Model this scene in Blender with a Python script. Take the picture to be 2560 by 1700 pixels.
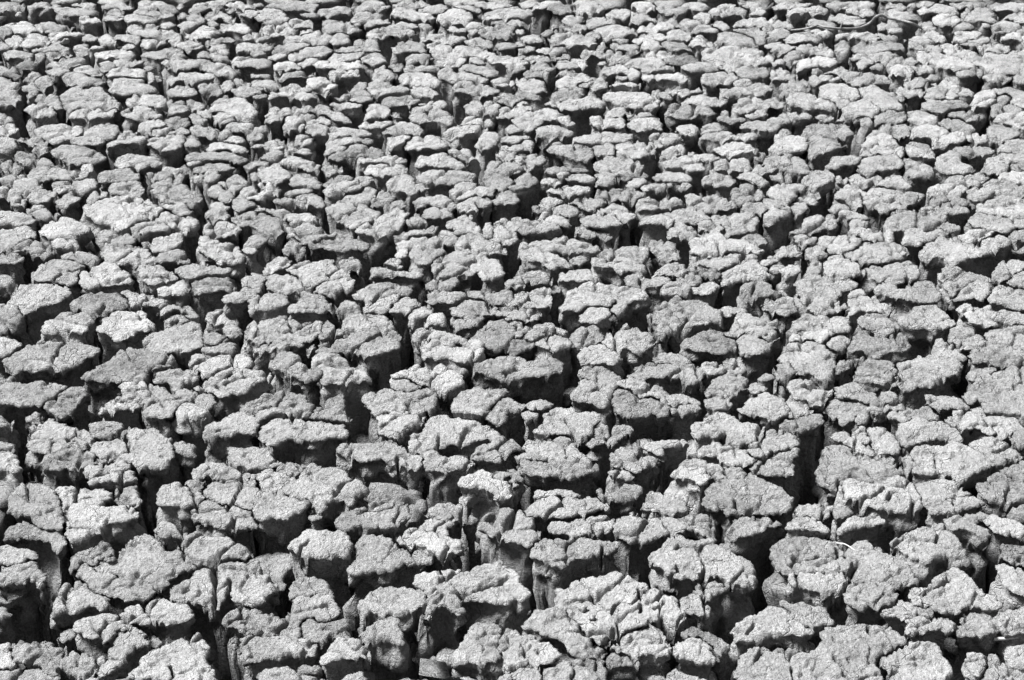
import bpy, math, random
import numpy as np

# ------------------------------------------------------------------ camera, sky, sun, exposure
scene = bpy.context.scene
for o in list(bpy.data.objects):
    bpy.data.objects.remove(o)

CAM_H = 1.60                    # eye height over the tops of the mud blocks
F_U, W_U, H_U = 1350.0, 944.4, 627.2
PITCH = math.atan((H_U / 2 + 450.0) / F_U)

cam_d = bpy.data.cameras.new('camera')
cam = bpy.data.objects.new('camera', cam_d)
scene.collection.objects.link(cam)
cam.location = (0, 0, CAM_H)
cam.rotation_euler = (math.pi / 2 - PITCH, 0, 0)
cam_d.sensor_width = 36.0
cam_d.lens = 36.0 * F_U / W_U
cam_d.clip_start = 0.05
cam_d.clip_end = 1000.0
scene.camera = cam

SUN_EL, SUN_ROT = math.radians(57), math.radians(-76)      # high sun behind thin cloud, from the left
world = bpy.data.worlds.new('World')
scene.world = world
world.use_nodes = True
nt = world.node_tree
nt.nodes.clear()
sky = nt.nodes.new('ShaderNodeTexSky')
sky.sky_type = 'NISHITA'
sky.sun_disc = False
sky.sun_elevation = SUN_EL
sky.sun_rotation = SUN_ROT
sky.dust_density = 1.0
bw = nt.nodes.new('ShaderNodeSeparateColor')                # colourless: the red of the sky alone, as black-and-white film behind a red filter sees it
bg = nt.nodes.new('ShaderNodeBackground')
bg.inputs['Strength'].default_value = 0.085
wo = nt.nodes.new('ShaderNodeOutputWorld')
nt.links.new(sky.outputs[0], bw.inputs[0])
nt.links.new(bw.outputs[0], bg.inputs['Color'])
nt.links.new(bg.outputs[0], wo.inputs['Surface'])

sun_d = bpy.data.lights.new('sun', 'SUN')
sun_d.energy = 4.4
sun_d.angle = math.radians(24)
sun = bpy.data.objects.new('sun', sun_d)
scene.collection.objects.link(sun)
sun_dir = np.array([math.sin(SUN_ROT) * math.cos(SUN_EL), math.cos(SUN_ROT) * math.cos(SUN_EL), math.sin(SUN_EL)])
from mathutils import Vector
sun.rotation_euler = Vector(sun_dir).to_track_quat('Z', 'Y').to_euler()

vs = scene.view_settings
vs.view_transform = 'Standard'
vs.look = 'None'
vs.exposure = 2.65
vs.gamma = 1.0
vs.use_curve_mapping = False
scene.cycles.use_denoising = True
scene.cycles.max_bounces = 4
scene.cycles.diffuse_bounces = 1

# ------------------------------------------------------------------ outlines of the block tops, read off the photograph
# one block a line, in units of 1/944.4 of the picture's width, tile by tile; h = top lower by so many cm, w = paler, ~ = crack line
DATA = """
T 0 3
2,24 6,17 14,12 24,11 32,14 44,16 54,17 56,24 60,29 57,34 51,32 48,28 44,25 37,26 25,24 10,23
-8,36 0,34 10,34 20,35 33,39 35,41 33,44 24,46 19,48 8,49 -8,50
-8,51 8,49 20,47 24,45 34,49 37,55 40,64 41,69 36,66 28,60 22,66 12,65 2,66 -8,68
h-3 -8,69 2,67 14,65 25,66 26,71 22,76 12,80 0,84 -8,86
h-3 -8,90 3,90 7,93 8,97 -8,98
-8,124 6,123 12,128 14,136 14,143 4,144 -8,144
10,124 20,121 30,122 40,121 47,121 53,126 60,131 57,135 52,138 54,143 48,147 42,146 34,144 30,145 22,140 16,134 13,128
-8,148 10,146 24,144 38,145 46,148 51,152 40,155 26,160 0,162 -8,162
54,138 56,134 62,131 70,130 80,129 85,132 89,139 87,143 80,147 75,148 70,147 64,143 57,145 54,142
50,83 54,76 60,66 66,65 73,66 80,72 88,75 94,79 97,86 95,89 88,86 80,88 72,92 60,90 53,92 49,96
71,104 74,100 82,97 92,94 98,93 108,96 113,98 116,102 120,104 117,107 108,107 104,109 106,113 104,117 98,117 90,115 82,113 76,110 70,108
h-3 55,113 62,110 70,109 70,116 64,118 56,119
91,142 93,137 97,130 100,127 104,120 107,112 112,108 120,106 126,106 131,110 130,116 133,121 129,122 122,125 114,132 111,139 108,143 98,148 92,150
h-2 138,113 141,107 145,105 149,109 150,113 157,120 150,124 144,126 138,124 136,119
112,94 116,88 124,85 132,83 140,81 150,80 160,83 170,85 174,90 176,96 178,101 172,103 162,100 150,103 140,103 132,104 126,100 118,97
64,45 70,37 78,32 88,29 100,27 102,35 108,41 104,43 96,42 90,44 85,48 80,47 73,47 68,52 64,52
89,44 104,43 113,39 115,28 120,23 128,21 136,22 142,24 148,29 152,35 158,38 163,32 170,34 176,42 180,50 172,50 166,52 160,58 150,67 146,70 140,67 134,63 124,63 112,60 108,57 98,56 92,54 86,50
73,50 76,46 80,48 86,53 94,56 104,57 112,61 120,63 132,65 140,69 144,74 138,77 126,80 112,80 104,77 96,74 92,71 88,67 82,63 76,60 73,55
170,28 174,21 184,20 194,24 204,23 209,22 213,28 222,31 228,36 229,41 222,44 212,42 204,42 198,45 190,46 182,46 178,42 172,37
156,75 160,69 168,64 178,58 186,53 196,51 204,47 214,43 222,44 230,47 238,50 248,58 256,66 252,72 246,76 236,84 224,82 214,80 212,71 206,72 204,80 200,85 190,83 176,80 164,79
141,18 143,11 148,7 154,8 160,12 166,16 174,20 170,22 160,20 150,24 144,24
w 121,150 124,145 132,139 136,132 142,128 150,125 160,120 170,115 178,113 186,117 192,122 193,126 189,132 190,138 196,144 198,150 204,156 196,160 170,160 157,154 140,152 128,156
207,97 212,93 222,91 236,91 248,95 262,99 276,101 275,109 274,114 262,113 252,114 240,112 232,109 226,112 222,107 214,104 208,102
222,122 226,114 236,112 250,114 264,115 276,117 288,120 291,123 289,129 280,128 268,130 256,132 244,134 232,138 224,135
74,156 82,153 88,154 90,157 80,159
98,156 104,155 116,155 118,158 100,160
~ 157,144 160,154
~ 146,70 147,74
~ 212,60 211,70
T 1 3
28,33 34,27 40,24 45,19 52,18 60,20 66,20 76,19 85,21 86,27 84,34 82,39 77,40 70,41 60,40 48,42 42,40 32,33
94,35 96,28 98,24 104,23 110,25 116,24 120,28 128,30 136,33 144,33 152,34 157,39 160,45 156,48 146,48 138,48 132,52 126,54 114,54 104,54 92,56 84,55 88,50 92,43
128,25 132,22 140,18 148,14 154,10 160,8 172,10 180,9 184,10 178,14 174,18 176,24 184,28 190,30 192,34 188,37 180,37 170,40 164,38 156,34 150,33 144,32 138,32 130,30
h-2 187,9 190,4 196,3 202,5 203,9 198,10 190,12 186,12
202,16 204,9 212,3 222,-2 234,-3 242,0 248,5 256,9 260,16 258,22 256,28 246,29 238,27 230,25 222,21 218,24 212,16 206,14
147,63 149,57 158,55 168,56 173,61 176,67 178,69 172,70 164,73 158,76 156,72 148,70
174,54 184,53 196,54 200,49 210,46 218,43 226,47 234,52 240,54 246,60 240,66 248,70 254,76 250,80 240,78 230,84 218,83 206,82 194,80 188,77 185,72 184,68 178,65 173,58
155,84 158,79 164,73 172,69 178,69 184,73 186,77 190,84 192,90 186,94 178,88 172,88 164,90 156,92 154,88
97,84 100,76 106,71 116,71 124,69 132,69 140,72 144,74 150,72 155,75 156,80 153,86 149,89 140,90 128,93 118,95 112,92 106,88 99,94 96,97
33,66 36,62 44,59 54,62 62,63 64,67 70,72 66,74 58,73 48,74 44,76 40,73 36,76 33,75
28,92 31,87 37,80 44,75 54,73 64,74 71,76 74,84 76,90 75,97 68,97 58,99 50,96 40,98 30,97 25,97
45,106 46,101 51,98 60,100 70,98 80,97 84,101 88,108 90,116 86,119 78,115 70,115 62,118 54,116 48,116
w 63,131 67,126 72,121 80,117 88,119 96,119 102,120 102,128 101,133 92,134 82,134 72,136 64,140 62,136
100,112 102,107 110,104 118,101 124,99 130,101 132,108 134,116 133,121 128,119 124,117 114,118 106,118 101,118
1,150 8,146 15,142 20,144 28,144 36,146 44,150 52,152 60,155 56,160 30,163 4,160
34,143 40,142 48,143 55,143 57,148 56,152 48,152 40,148
76,157 84,151 92,149 96,148 99,152 100,156 90,160 78,160
191,121 194,112 197,104 202,100 210,102 218,104 222,108 226,111 224,116 222,122 222,128 220,136 210,138 198,138 188,140 182,134 182,128 186,124
h-3 182,140 190,138 200,140 212,138 220,140 222,146 218,152 206,150 192,150 184,150
225,116 228,109 234,108 242,110 250,113 256,118 250,121 240,124 230,128 226,124
h-9 140,125 148,120 154,124 160,132 150,136 140,132
h-8 164,132 170,130 174,134 170,140 162,142
130,156 138,152 150,153 158,156 150,160 134,160
h-3 190,150 198,148 204,154 200,158 192,157
223,152 230,148 240,147 246,150 240,158 226,160
~ 46,44 44,56
T 2 3
w -2,122 4,119 14,121 20,118 28,120 36,122 42,127 46,132 42,137 34,140 26,138 18,142 8,143 -4,146 -6,130
0,150 8,146 18,142 22,147 26,150 28,156 20,162 -2,160
26,148 34,146 44,141 54,140 58,144 58,152 57,160 30,162
59,138 66,135 74,134 82,136 85,142 84,146 88,152 92,157 84,162 60,162 58,150
40,74 42,70 50,69 55,66 58,60 62,58 68,60 76,58 84,59 90,55 97,54 102,58 108,59 116,63 122,66 126,70 134,74 142,77 150,80 156,90 160,98 152,105 146,101 138,96 130,100 120,102 110,106 100,112 92,114 82,120 76,112 66,110 62,100 58,94 50,88 44,84 42,80
156,82 160,77 168,75 172,78 176,84 180,85 180,92 174,95 164,92 157,88
10,112 12,102 18,96 24,90 32,89 40,88 44,92 52,94 56,100 60,106 66,114 74,116 80,120 84,126 82,130 72,130 62,132 56,130 50,122 40,116 28,112 18,108 12,112
w 96,116 102,110 112,109 124,108 134,109 138,114 138,119 142,123 145,128 140,131 132,128 122,128 112,126 104,126 98,122
86,138 88,133 94,130 100,130 106,133 112,135 117,138 114,140 104,139 96,138 90,142
153,117 158,112 164,107 170,107 178,110 186,114 194,118 200,122 202,125 198,130 190,131 186,128 182,120 174,117 162,116
w 152,122 156,117 164,116 174,117 182,121 186,126 186,134 180,136 172,134 162,130 154,130
140,152 146,147 152,145 158,148 168,149 174,152 182,156 170,162 142,162
h-3 128,152 132,148 138,150 140,155 134,158 128,157
130,40 138,36 140,30 144,24 152,22 157,21 162,24 172,23 184,25 194,28 200,31 204,37 214,43 220,48 224,55 226,60 226,66 216,66 206,65 198,62 196,58 186,59 178,61 172,62 160,58 152,58 146,56 140,52 134,48 130,46
174,68 178,65 184,63 190,61 195,64 198,70 196,73 188,74 182,79 176,78 172,73
18,40 20,34 26,28 32,24 42,25 50,28 62,26 74,26 86,26 96,27 98,31 94,36 86,38 76,40 64,41 54,42 47,45 46,51 42,50 36,46 28,42 22,42
36,12 40,7 46,7 52,8 62,5 72,2 80,0 90,0 92,6 94,12 93,15 89,17 86,13 80,18 72,20 64,21 62,24 52,22 42,19 36,16
95,15 98,8 106,4 114,2 128,-1 136,3 148,3 160,4 170,3 178,3 184,6 186,12 187,20 184,22 178,18 170,16 158,17 146,18 136,22 128,26 120,26 114,24 108,26 102,22 98,18
200,18 206,10 208,4 214,2 226,1 236,0 246,4 250,10 244,14 236,14 228,16 220,20 210,20
~ 93,91 96,86 100,84 111,86 118,80 117,73
~ 119,87 119,94
~ 136,92 140,99 151,105 158,99 165,97
~ 140,84 136,90 130,92
~ 93,107 92,112 84,119
~ 152,51 153,56 148,58 145,64
~ 176,55 174,60
~ 84,32 82,44 78,58
T 3 3
-32,112 -30,105 -22,98 -14,92 -4,91 6,87 14,88 20,94 22,99 32,101 37,104 38,108 34,112 26,112 14,112 4,111 -8,116 -20,118 -28,117
6,86 10,84 16,83 22,86 28,82 34,85 44,88 52,90 56,96 58,102 50,103 46,100 42,104 36,101 28,100 22,98 20,92 16,88
-28,150 -24,140 -20,130 -12,126 0,124 8,125 18,126 26,129 34,132 38,131 44,128 50,122 48,118 52,112 54,107 60,106 70,106 80,104 86,104 98,105 108,107 116,112 124,116 126,120 124,124 116,126 106,128 103,134 104,140 108,143 108,150 107,160 80,163 40,162 -20,162
104,134 112,136 118,134 119,130 124,126 132,123 138,121 148,120 154,121 158,124 159,132 162,137 170,139 170,146 166,152 156,156 140,158 120,160 109,158 109,148 104,141
w 183,132 186,129 194,131 204,133 203,138 198,143 192,147 186,142 183,138
201,146 202,138 206,133 214,137 222,142 230,146 240,150 246,158 220,165 196,160
4,33 8,29 18,23 30,20 42,21 54,23 66,26 74,30 82,29 92,28 100,32 106,39 112,43 120,47 130,51 134,57 138,66 128,68 118,66 108,64 98,66 88,64 78,60 74,55 64,54 54,55 44,55 36,56 26,56 16,54 9,48 6,40
20,66 22,58 28,56 40,57 50,55 60,54 70,56 74,62 78,66 74,70 66,71 60,74 54,74 46,72 36,68 28,66 22,68
70,82 72,74 80,68 88,65 98,67 108,65 114,68 119,73 116,77 118,82 110,86 98,84 88,88 78,86
110,90 113,84 120,81 126,81 134,85 139,88 139,92 134,96 126,97 120,96 114,96 110,95
w 18,16 20,10 24,6 32,6 40,7 48,8 54,13 60,17 60,21 54,22 44,21 34,19 28,18
w 68,12 74,9 80,5 92,5 104,5 108,6 107,9 98,10 88,11 84,13 76,16 69,18
115,28 120,23 130,20 140,17 148,14 154,11 158,12 163,16 168,21 176,27 180,32 184,38 186,43 180,44 170,42 160,40 152,40 148,46 142,45 134,42 126,38 118,34
133,78 136,74 146,70 152,65 156,58 160,53 166,51 176,51 182,54 186,59 190,63 194,68 200,73 208,75 214,80 217,86 214,90 206,92 198,93 190,84 184,84 178,88 166,90 154,88 142,88 134,84
180,102 182,96 190,93 200,93 212,92 224,90 236,88 250,87 252,96 246,106 236,110 224,111 218,112 212,104 208,110 200,112 188,112 180,114 178,110
130,108 134,100 140,96 146,97 152,95 160,95 168,99 172,104 170,109 160,106 150,106 140,108 132,112
138,94 142,90 150,89 158,93 152,95 146,96 140,95
h-5 156,110 166,110 174,112 180,118 183,124 176,127 166,124 158,118
165,10 168,7 178,4 190,2 198,3 205,4 203,7 196,8 191,12 196,14 200,11 206,13 212,18 208,24 202,25 194,20 186,18 178,16 170,17 165,15
w 197,11 200,7 206,4 214,4 222,6 230,9 236,14 240,16 238,22 234,24 226,20 222,18 214,22 208,24 204,20 198,15
212,32 218,31 228,32 238,33 248,36 252,44 246,50 236,52 226,48 218,46 215,40
212,50 216,46 224,50 232,54 242,60 250,68 250,76 240,78 232,74 224,70 218,64 218,58 214,56
h-2 222,130 228,124 234,122 244,124 252,130 248,138 236,140 226,138
~ 76,64 72,56 80,51 81,45 84,42
~ 103,134 102,139 108,144 107,150
~ 93,104 94,112
~ 64,32 66,38 70,38
~ 62,86 64,80 62,74 70,72
T 0 2
7,145 12,138 18,131 24,129 34,130 44,134 52,136 53,145 54,153 58,163 57,172 50,171 40,170 36,167 28,163 27,157 16,157 8,155
54,134 60,132 73,133 80,134 95,136 100,141 98,147 92,151 108,151 118,153 126,157 124,160 116,165 108,167 98,166 92,174 84,176 78,181 66,184 62,175 60,160 55,152 53,144
2,18 6,15 16,11 24,7 30,2 38,-1 48,1 56,2 66,1 74,0 80,3 86,3 90,6 90,10 84,11 76,13 70,16 66,20 60,23 54,24 46,24 38,25 28,26 20,25 13,29 10,27 8,22
-8,-4 8,-3 18,0 20,3 12,8 4,10 -8,12
72,28 78,28 86,25 92,22 98,18 104,13 110,7 114,4 122,5 130,6 138,8 144,10 150,10 158,10 160,14 158,19 150,22 144,24 138,22 134,26 134,32 130,36 120,37 114,38 108,38 100,34 92,32 84,31 82,33 76,31
w 112,40 118,37 128,37 134,39 140,39 147,40 147,43 140,42 134,43 126,42 114,44
143,34 146,28 154,26 162,24 168,23 176,26 182,29 184,33 178,35 170,38 166,42 162,46 160,40 156,36 150,36 144,38
186,9 190,4 196,0 204,-2 212,0 218,5 219,10 212,11 200,11 192,11 186,11
174,16 180,11 192,12 204,11 216,11 226,13 232,17 234,21 230,23 222,26 212,28 204,32 196,31 188,29 182,26 176,22
-8,32 4,31 14,32 19,36 28,37 40,36 52,40 62,42 56,47 48,51 42,55 37,60 30,57 18,58 6,56 -8,55
42,58 46,53 54,49 62,45 70,43 76,42 82,44 80,48 74,52 70,54 68,60 66,66 60,69 52,66 44,64
107,53 112,47 118,44 128,44 138,45 144,44 152,43 155,48 162,50 168,51 172,54 170,58 164,60 160,64 158,68 150,69 142,69 134,68 132,62 133,56 126,54 116,55
w 93,60 96,57 104,54 114,55 124,55 132,56 130,58 122,59 112,60 104,61 98,63 94,64
164,49 168,47 178,46 188,47 196,50 197,54 192,58 194,62 188,63 180,58 174,56 172,53
164,64 168,59 176,56 184,57 191,61 192,66 188,70 182,70 172,71 166,74 163,70
180,44 186,38 190,33 200,32 212,32 220,28 226,27 230,26 236,29 246,30 250,33 244,36 236,38 230,42 224,44 216,45 208,49 202,50 196,46 188,45
26,72 30,68 34,66 38,67 39,71 34,73 28,74
26,82 28,75 34,74 38,74 40,69 43,68 50,73 56,75 62,78 74,79 80,83 86,87 88,91 82,96 76,99 70,98 64,97 56,98 50,101 42,102 34,100 28,96 25,90
80,82 84,76 90,74 98,74 104,73 108,73 116,76 121,80 120,83 112,84 104,85 96,87 88,86 84,85
83,100 86,94 92,90 100,88 110,88 116,91 120,96 120,102 118,108 112,107 106,105 98,106 90,103
116,91 120,86 126,82 134,83 140,82 146,85 152,88 158,92 162,96 161,102 158,106 154,110 152,115 144,115 136,115 128,117 120,113 117,109 120,100
160,98 164,95 172,94 180,95 180,99 178,105 172,103 166,102 160,105
38,108 42,104 50,103 56,100 64,99 72,99 80,101 84,104 86,110 90,113 84,114 78,116 72,119 68,121 60,114 54,118 48,118 42,116 40,112
76,118 82,114 90,113 98,111 104,108 110,108 117,112 116,115 120,118 123,124 122,129 116,131 108,128 98,128 90,127 84,130 82,125
88,108 96,106 104,106 110,108 104,110 96,112 90,112
108,140 110,136 116,135 122,135 127,139 130,146 128,152 122,150 116,148 110,148
144,136 148,133 156,131 164,130 171,133 178,139 184,144 186,147 180,148 172,150 160,150 150,151 146,146
170,131 174,129 182,128 188,128 187,132 184,138 178,139 172,134
178,121 184,117 190,112 198,112 206,113 212,113 216,117 222,121 222,126 218,128 210,130 204,128 198,126 192,124 184,127 180,125
190,136 196,130 204,130 212,131 220,129 226,126 224,120 230,120 240,124 244,134 246,142 244,150 236,155 226,152 214,150 206,148 198,146 192,142
178,155 186,151 196,150 206,155 214,153 222,155 230,160 236,168 230,170 222,171 212,168 204,170 196,166 186,166 178,160
-8,68 4,66 10,70 12,72 8,74 0,76 -8,78
h-2 -8,82 3,82 6,86 6,90 0,92 -8,92
-8,92 8,91 12,94 13,99 8,100 -8,100
-8,102 2,101 8,103 14,107 18,112 19,116 14,118 8,116 -8,118
190,86 191,79 196,75 204,74 206,70 212,66 222,64 232,65 236,70 236,78 232,84 226,84 220,82 210,86 200,86 194,88
212,104 214,98 222,97 232,96 244,95 250,98 252,106 258,110 254,113 246,114 238,119 230,116 222,112 214,111
h-8 122,130 130,127 146,127 152,130 144,136 130,138
h-3 55,121 58,116 64,115 67,119 60,122 56,125
~ 62,88 64,92 70,91 75,96 80,93
T 1 2
-2,2 8,0 18,2 18,5 10,8 2,8
20,4 28,-2 40,-3 50,0 55,4 52,7 46,5 36,4 28,6 22,8
18,16 22,11 30,10 38,12 42,13 45,19 50,23 58,26 60,30 56,33 50,34 48,36 44,33 36,29 30,28 26,25 18,24 12,21 14,19
53,14 58,11 66,12 76,11 84,13 87,16 92,19 99,21 100,25 104,30 105,32 96,34 86,35 82,36 76,38 70,37 66,40 62,37 64,31 66,26 62,25 56,23 53,19
55,8 60,5 62,-1 70,-4 80,-6 92,-9 104,-11 116,-10 126,-10 131,-5 134,0 132,8 126,9 118,11 110,14 102,13 96,10 88,6 82,8 72,9 60,10
w 153,6 154,1 160,-2 172,-3 184,2 192,0 200,-2 206,0 207,5 206,10 204,13 198,14 192,19 186,18 182,15 176,13 170,14 162,11 156,12
w 127,30 134,27 142,26 143,22 148,20 153,22 160,23 168,21 174,25 178,28 184,28 188,32 191,38 186,41 180,42 176,44 170,42 164,40 156,37 148,36 142,33 134,33 128,34
184,27 188,23 195,22 195,27 190,30 187,31
125,38 130,34 137,33 143,35 147,39 152,43 148,46 140,46 130,43 126,42
98,48 104,46 112,44 120,43 126,44 136,46 144,46 150,43 156,43 162,46 166,50 167,56 166,62 160,63 152,64 144,63 140,62 134,64 126,63 118,64 110,64 106,59 102,54
114,68 118,65 128,64 136,65 144,63 152,64 155,66 153,72 148,76 140,79 136,84 130,88 122,86 116,84 114,78
202,24 206,21 214,18 224,15 236,13 248,14 252,17 258,16 264,12 270,8 276,14 283,20 282,25 277,28 270,30 258,30 248,30 236,32 224,30 212,30 206,27
181,58 184,50 188,47 194,43 202,41 208,40 214,43 222,43 232,41 230,46 226,50 222,56 216,60 210,65 208,68 202,69 194,67 184,66 180,66
208,66 214,60 222,56 228,52 234,52 242,56 246,60 240,62 234,62 230,66 230,72 226,75 218,72 212,70
156,80 160,74 164,69 172,68 180,71 188,71 196,70 202,73 208,77 216,78 222,82 225,88 220,90 212,88 204,90 196,93 186,95 174,96 164,100 156,101 148,98 142,97 143,90 146,85 152,84
196,105 202,100 208,96 214,93 220,90 228,88 236,88 246,90 254,96 250,99 242,100 234,102 228,106 226,110 222,110 214,108 204,108
-4,52 0,50 6,48 12,46 18,48 22,44 26,43 36,44 42,47 46,52 48,57 50,60 47,64 44,68 36,69 26,68 18,69 10,72 2,70 -6,66 -14,60 -12,55
48,66 52,62 58,58 64,54 68,50 74,48 78,48 81,54 82,58 86,64 88,70 88,75 84,76 82,73 74,72 66,73 58,71 50,70
4,82 8,74 12,69 20,68 32,68 42,70 50,72 60,73 70,73 80,74 83,79 85,85 82,87 76,87 68,88 60,90 54,92 46,91 38,89 28,90 22,94 14,94 6,90 2,86
76,98 78,94 84,92 92,93 104,92 116,93 126,92 132,94 136,98 140,102 146,104 152,107 150,112 144,116 136,114 130,112 124,110 116,108 108,108 100,108 92,104 86,104
153,106 156,102 164,101 172,103 180,105 190,106 198,109 200,112 196,115 190,114 182,116 176,120 170,118 164,116 158,114
20,115 24,112 32,110 42,109 50,111 55,114 57,117 50,116 44,115 40,120 34,122 28,120 22,118
44,124 46,119 52,117 60,118 68,120 76,121 82,121 86,126 92,129 98,131 102,135 102,138 94,140 90,143 88,148 84,147 80,143 72,144 66,147 60,152 54,153 53,148 46,144 38,142 30,141 28,136 34,131 40,128
2,150 8,144 14,143 20,141 28,143 36,144 44,146 50,150 50,156 44,160 32,162 18,160 6,162 -4,158
-6,124 2,116 10,116 20,119 28,124 36,126 34,131 28,134 22,139 16,142 8,144 0,140 -6,134
104,152 108,146 114,143 120,144 126,147 132,146 134,149 128,151 122,153 116,156 108,156
78,156 86,153 96,152 104,154 112,157 122,154 130,150 138,152 140,156 142,162 136,166 130,170 120,172 110,170 104,172 98,168 92,171 84,172 74,168 73,162
30,160 36,157 50,156 57,156 58,162 50,165 40,165 32,163
w 188,132 190,126 196,121 202,118 208,117 214,120 217,126 222,128 228,130 236,132 242,134 240,140 232,142 222,143 220,138 214,136 206,132 200,132 194,134
222,125 225,120 232,118 240,118 248,122 250,126 242,129 232,128
162,156 168,152 176,149 184,149 190,153 192,158 184,164 176,164 168,165 160,162
h-8 108,136 114,134 122,140 126,144 118,144 110,142
~ 12,58 20,62
~ 131,103 130,114 127,118 128,124 130,128 130,138
~ 30,28 29,40
T 2 2
w 61,9 65,5 73,4 80,2 84,4 88,7 94,8 98,11 102,15 98,18 94,21 92,24 88,23 84,21 78,21 70,20 65,18 63,14
131,16 136,12 140,10 144,9 148,12 156,13 162,15 168,20 164,21 156,20 148,20 140,18 134,19
112,28 116,22 122,19 130,18 138,19 148,20 158,20 166,21 172,22 178,26 182,30 176,32 172,36 166,37 158,33 150,33 144,30 138,33 130,31 124,33 120,36 114,36 106,36
65,24 68,21 76,22 84,23 90,26 94,30 98,34 102,34 106,34 100,38 96,42 90,44 82,42 74,38 66,34 65,29
55,50 57,45 62,42 66,36 74,38 82,42 90,44 95,46 92,48 88,51 90,57 84,58 76,56 68,54 62,55
100,42 98,38 104,35 112,30 120,36 128,38 132,40 138,41 142,44 146,46 154,46 160,46 166,49 172,53 172,56 164,56 156,56 148,56 142,55 136,54 128,52 118,49 108,46
91,52 94,48 102,46 112,48 122,51 132,53 140,55 144,60 144,65 138,67 130,65 120,67 112,68 104,66 98,64 94,58
147,61 150,57 158,56 168,56 175,58 176,62 168,63 160,65 156,63 150,64
174,22 180,19 188,18 195,21 198,25 192,29 186,31 180,29 176,25
197,21 200,16 205,14 209,12 211,16 215,21 215,26 210,26 204,24 199,24
182,38 186,34 192,31 198,30 202,26 208,28 214,32 220,36 219,41 214,43 210,42 206,46 200,50 192,47 184,46 180,48 178,44
218,36 226,37 232,41 235,44 228,46 222,50 220,46 219,41
176,56 178,53 186,51 190,50 198,52 202,57 198,60 190,60 182,59 176,60
209,62 214,60 216,53 222,49 230,46 236,48 248,50 256,56 254,64 250,70 240,72 230,68 222,66 214,66
226,22 228,14 234,13 244,16 254,18 260,23 262,28 256,32 250,33 244,27 238,23 232,18
14,59 18,55 26,53 33,54 36,58 32,63 26,62 20,63 14,62
10,66 16,64 22,65 23,70 20,70 14,71 11,72
23,80 26,76 31,72 32,66 34,62 42,60 50,61 54,59 58,60 60,64 66,65 74,65 79,66 80,72 78,77 74,76 72,80 76,84 68,86 60,87 54,84 46,84 38,82 32,80
72,88 76,83 80,80 84,77 90,76 98,78 106,78 110,79 111,84 106,86 100,87 97,91 96,95 90,93 84,92 78,92 74,95 72,92
19,83 24,81 32,82 38,84 42,86 38,88 32,86 26,86 20,86
12,93 16,90 20,87 26,87 34,88 42,87 50,87 55,89 58,94 62,98 66,103 68,106 60,108 50,108 40,107 30,107 20,107 10,108 4,106 4,101 8,97
6,112 12,110 22,112 34,112 44,110 52,107 60,106 68,106 72,110 76,112 80,118 76,120 68,122 62,124 54,126 52,123 44,122 36,122 30,124 20,122 10,120 6,117
w 120,95 126,93 132,91 140,90 150,90 160,87 161,92 161,98 154,99 146,100 140,100 136,104 134,100
135,104 142,100 152,99 161,99 164,102 160,105 152,106 144,106 138,108
h-2 104,96 108,91 114,89 120,91 121,96 120,102 114,104 108,100 105,99
92,102 96,99 102,99 108,101 114,104 122,106 130,107 133,108 132,112 126,114 120,116 116,120 112,121 106,118 100,116 94,117 96,112 92,108
92,120 94,116 100,116 106,118 112,121 110,125 104,126 98,124 93,124
h-4 69,100 72,96 77,95 80,100 82,106 78,110 72,106
80,136 84,135 88,132 91,131 98,133 106,132 112,132 118,133 123,135 120,139 114,141 104,144 96,143 88,142 80,141
122,150 126,142 128,138 131,137 136,139 140,143 148,144 154,147 158,150 160,156 154,159 140,158 128,157 116,157
w 148,121 152,116 158,114 164,116 172,117 178,120 180,124 179,129 174,132 170,129 164,126 160,126 154,122
156,112 160,109 168,109 176,110 184,113 192,114 200,117 208,116 214,120 212,124 204,125 196,126 192,123 184,124 180,126 178,120 170,117 160,115
177,146 180,140 182,135 188,132 194,132 196,128 200,129 210,130 216,127 218,123 224,123 228,128 236,131 246,134 254,140 260,146 258,152 250,156 246,161 236,160 226,162 214,158 200,158 196,152 192,148 190,154 182,152 178,150
165,76 172,75 180,73 186,77 192,82 194,86 190,89 186,86 180,84 176,87 172,88 168,84
180,72 184,69 192,66 198,67 204,71 211,75 220,76 228,77 236,80 232,84 226,88 222,92 216,90 210,94 200,92 194,90 195,85 188,79
216,98 222,93 230,90 240,94 246,98 240,103 232,105 222,102
172,104 174,98 180,94 188,94 198,96 206,97 214,98 218,102 224,106 222,110 214,112 206,112 200,110 194,107 186,104 178,104
222,118 226,110 234,107 240,104 248,100 256,97 264,96 264,102 258,106 258,114 260,120 256,122 246,122 238,124 230,122
232,84 238,82 246,83 256,83 262,88 265,94 258,97 250,99 244,97 238,94
22,138 28,135 36,137 46,137 56,138 64,142 58,143 48,142 38,142 28,142 22,142
14,153 18,148 26,143 36,142 48,144 60,144 72,143 80,144 87,149 90,155 84,157 76,157 66,160 54,163 44,163 36,160 26,160 16,159
0,134 4,132 6,138 2,140 -6,138
-8,118 4,117 10,119 12,125 6,129 -4,130
~ 32,29 31,36 28,41
~ 159,33 159,45
~ 197,84 195,92
T 3 2
11,15 14,8 20,4 28,1 38,-2 50,-2 52,3 55,7 60,10 59,14 62,19 60,24 61,30 56,33 50,31 44,29 36,27 28,30 26,24 18,20 12,17
64,26 67,21 70,17 74,16 78,19 77,22 73,24 70,26 65,28
81,33 84,27 88,23 84,18 80,16 88,15 96,17 104,18 110,17 115,20 118,26 120,29 124,34 128,36 122,38 118,42 112,39 104,39 98,38 92,37 86,35
120,20 126,18 134,16 138,14 142,14 144,16 152,17 162,16 170,16 175,16 176,22 177,28 172,30 166,31 162,36 156,38 150,42 148,40 142,40 134,43 126,42 120,42 124,36 128,35 122,30 119,26
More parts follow.
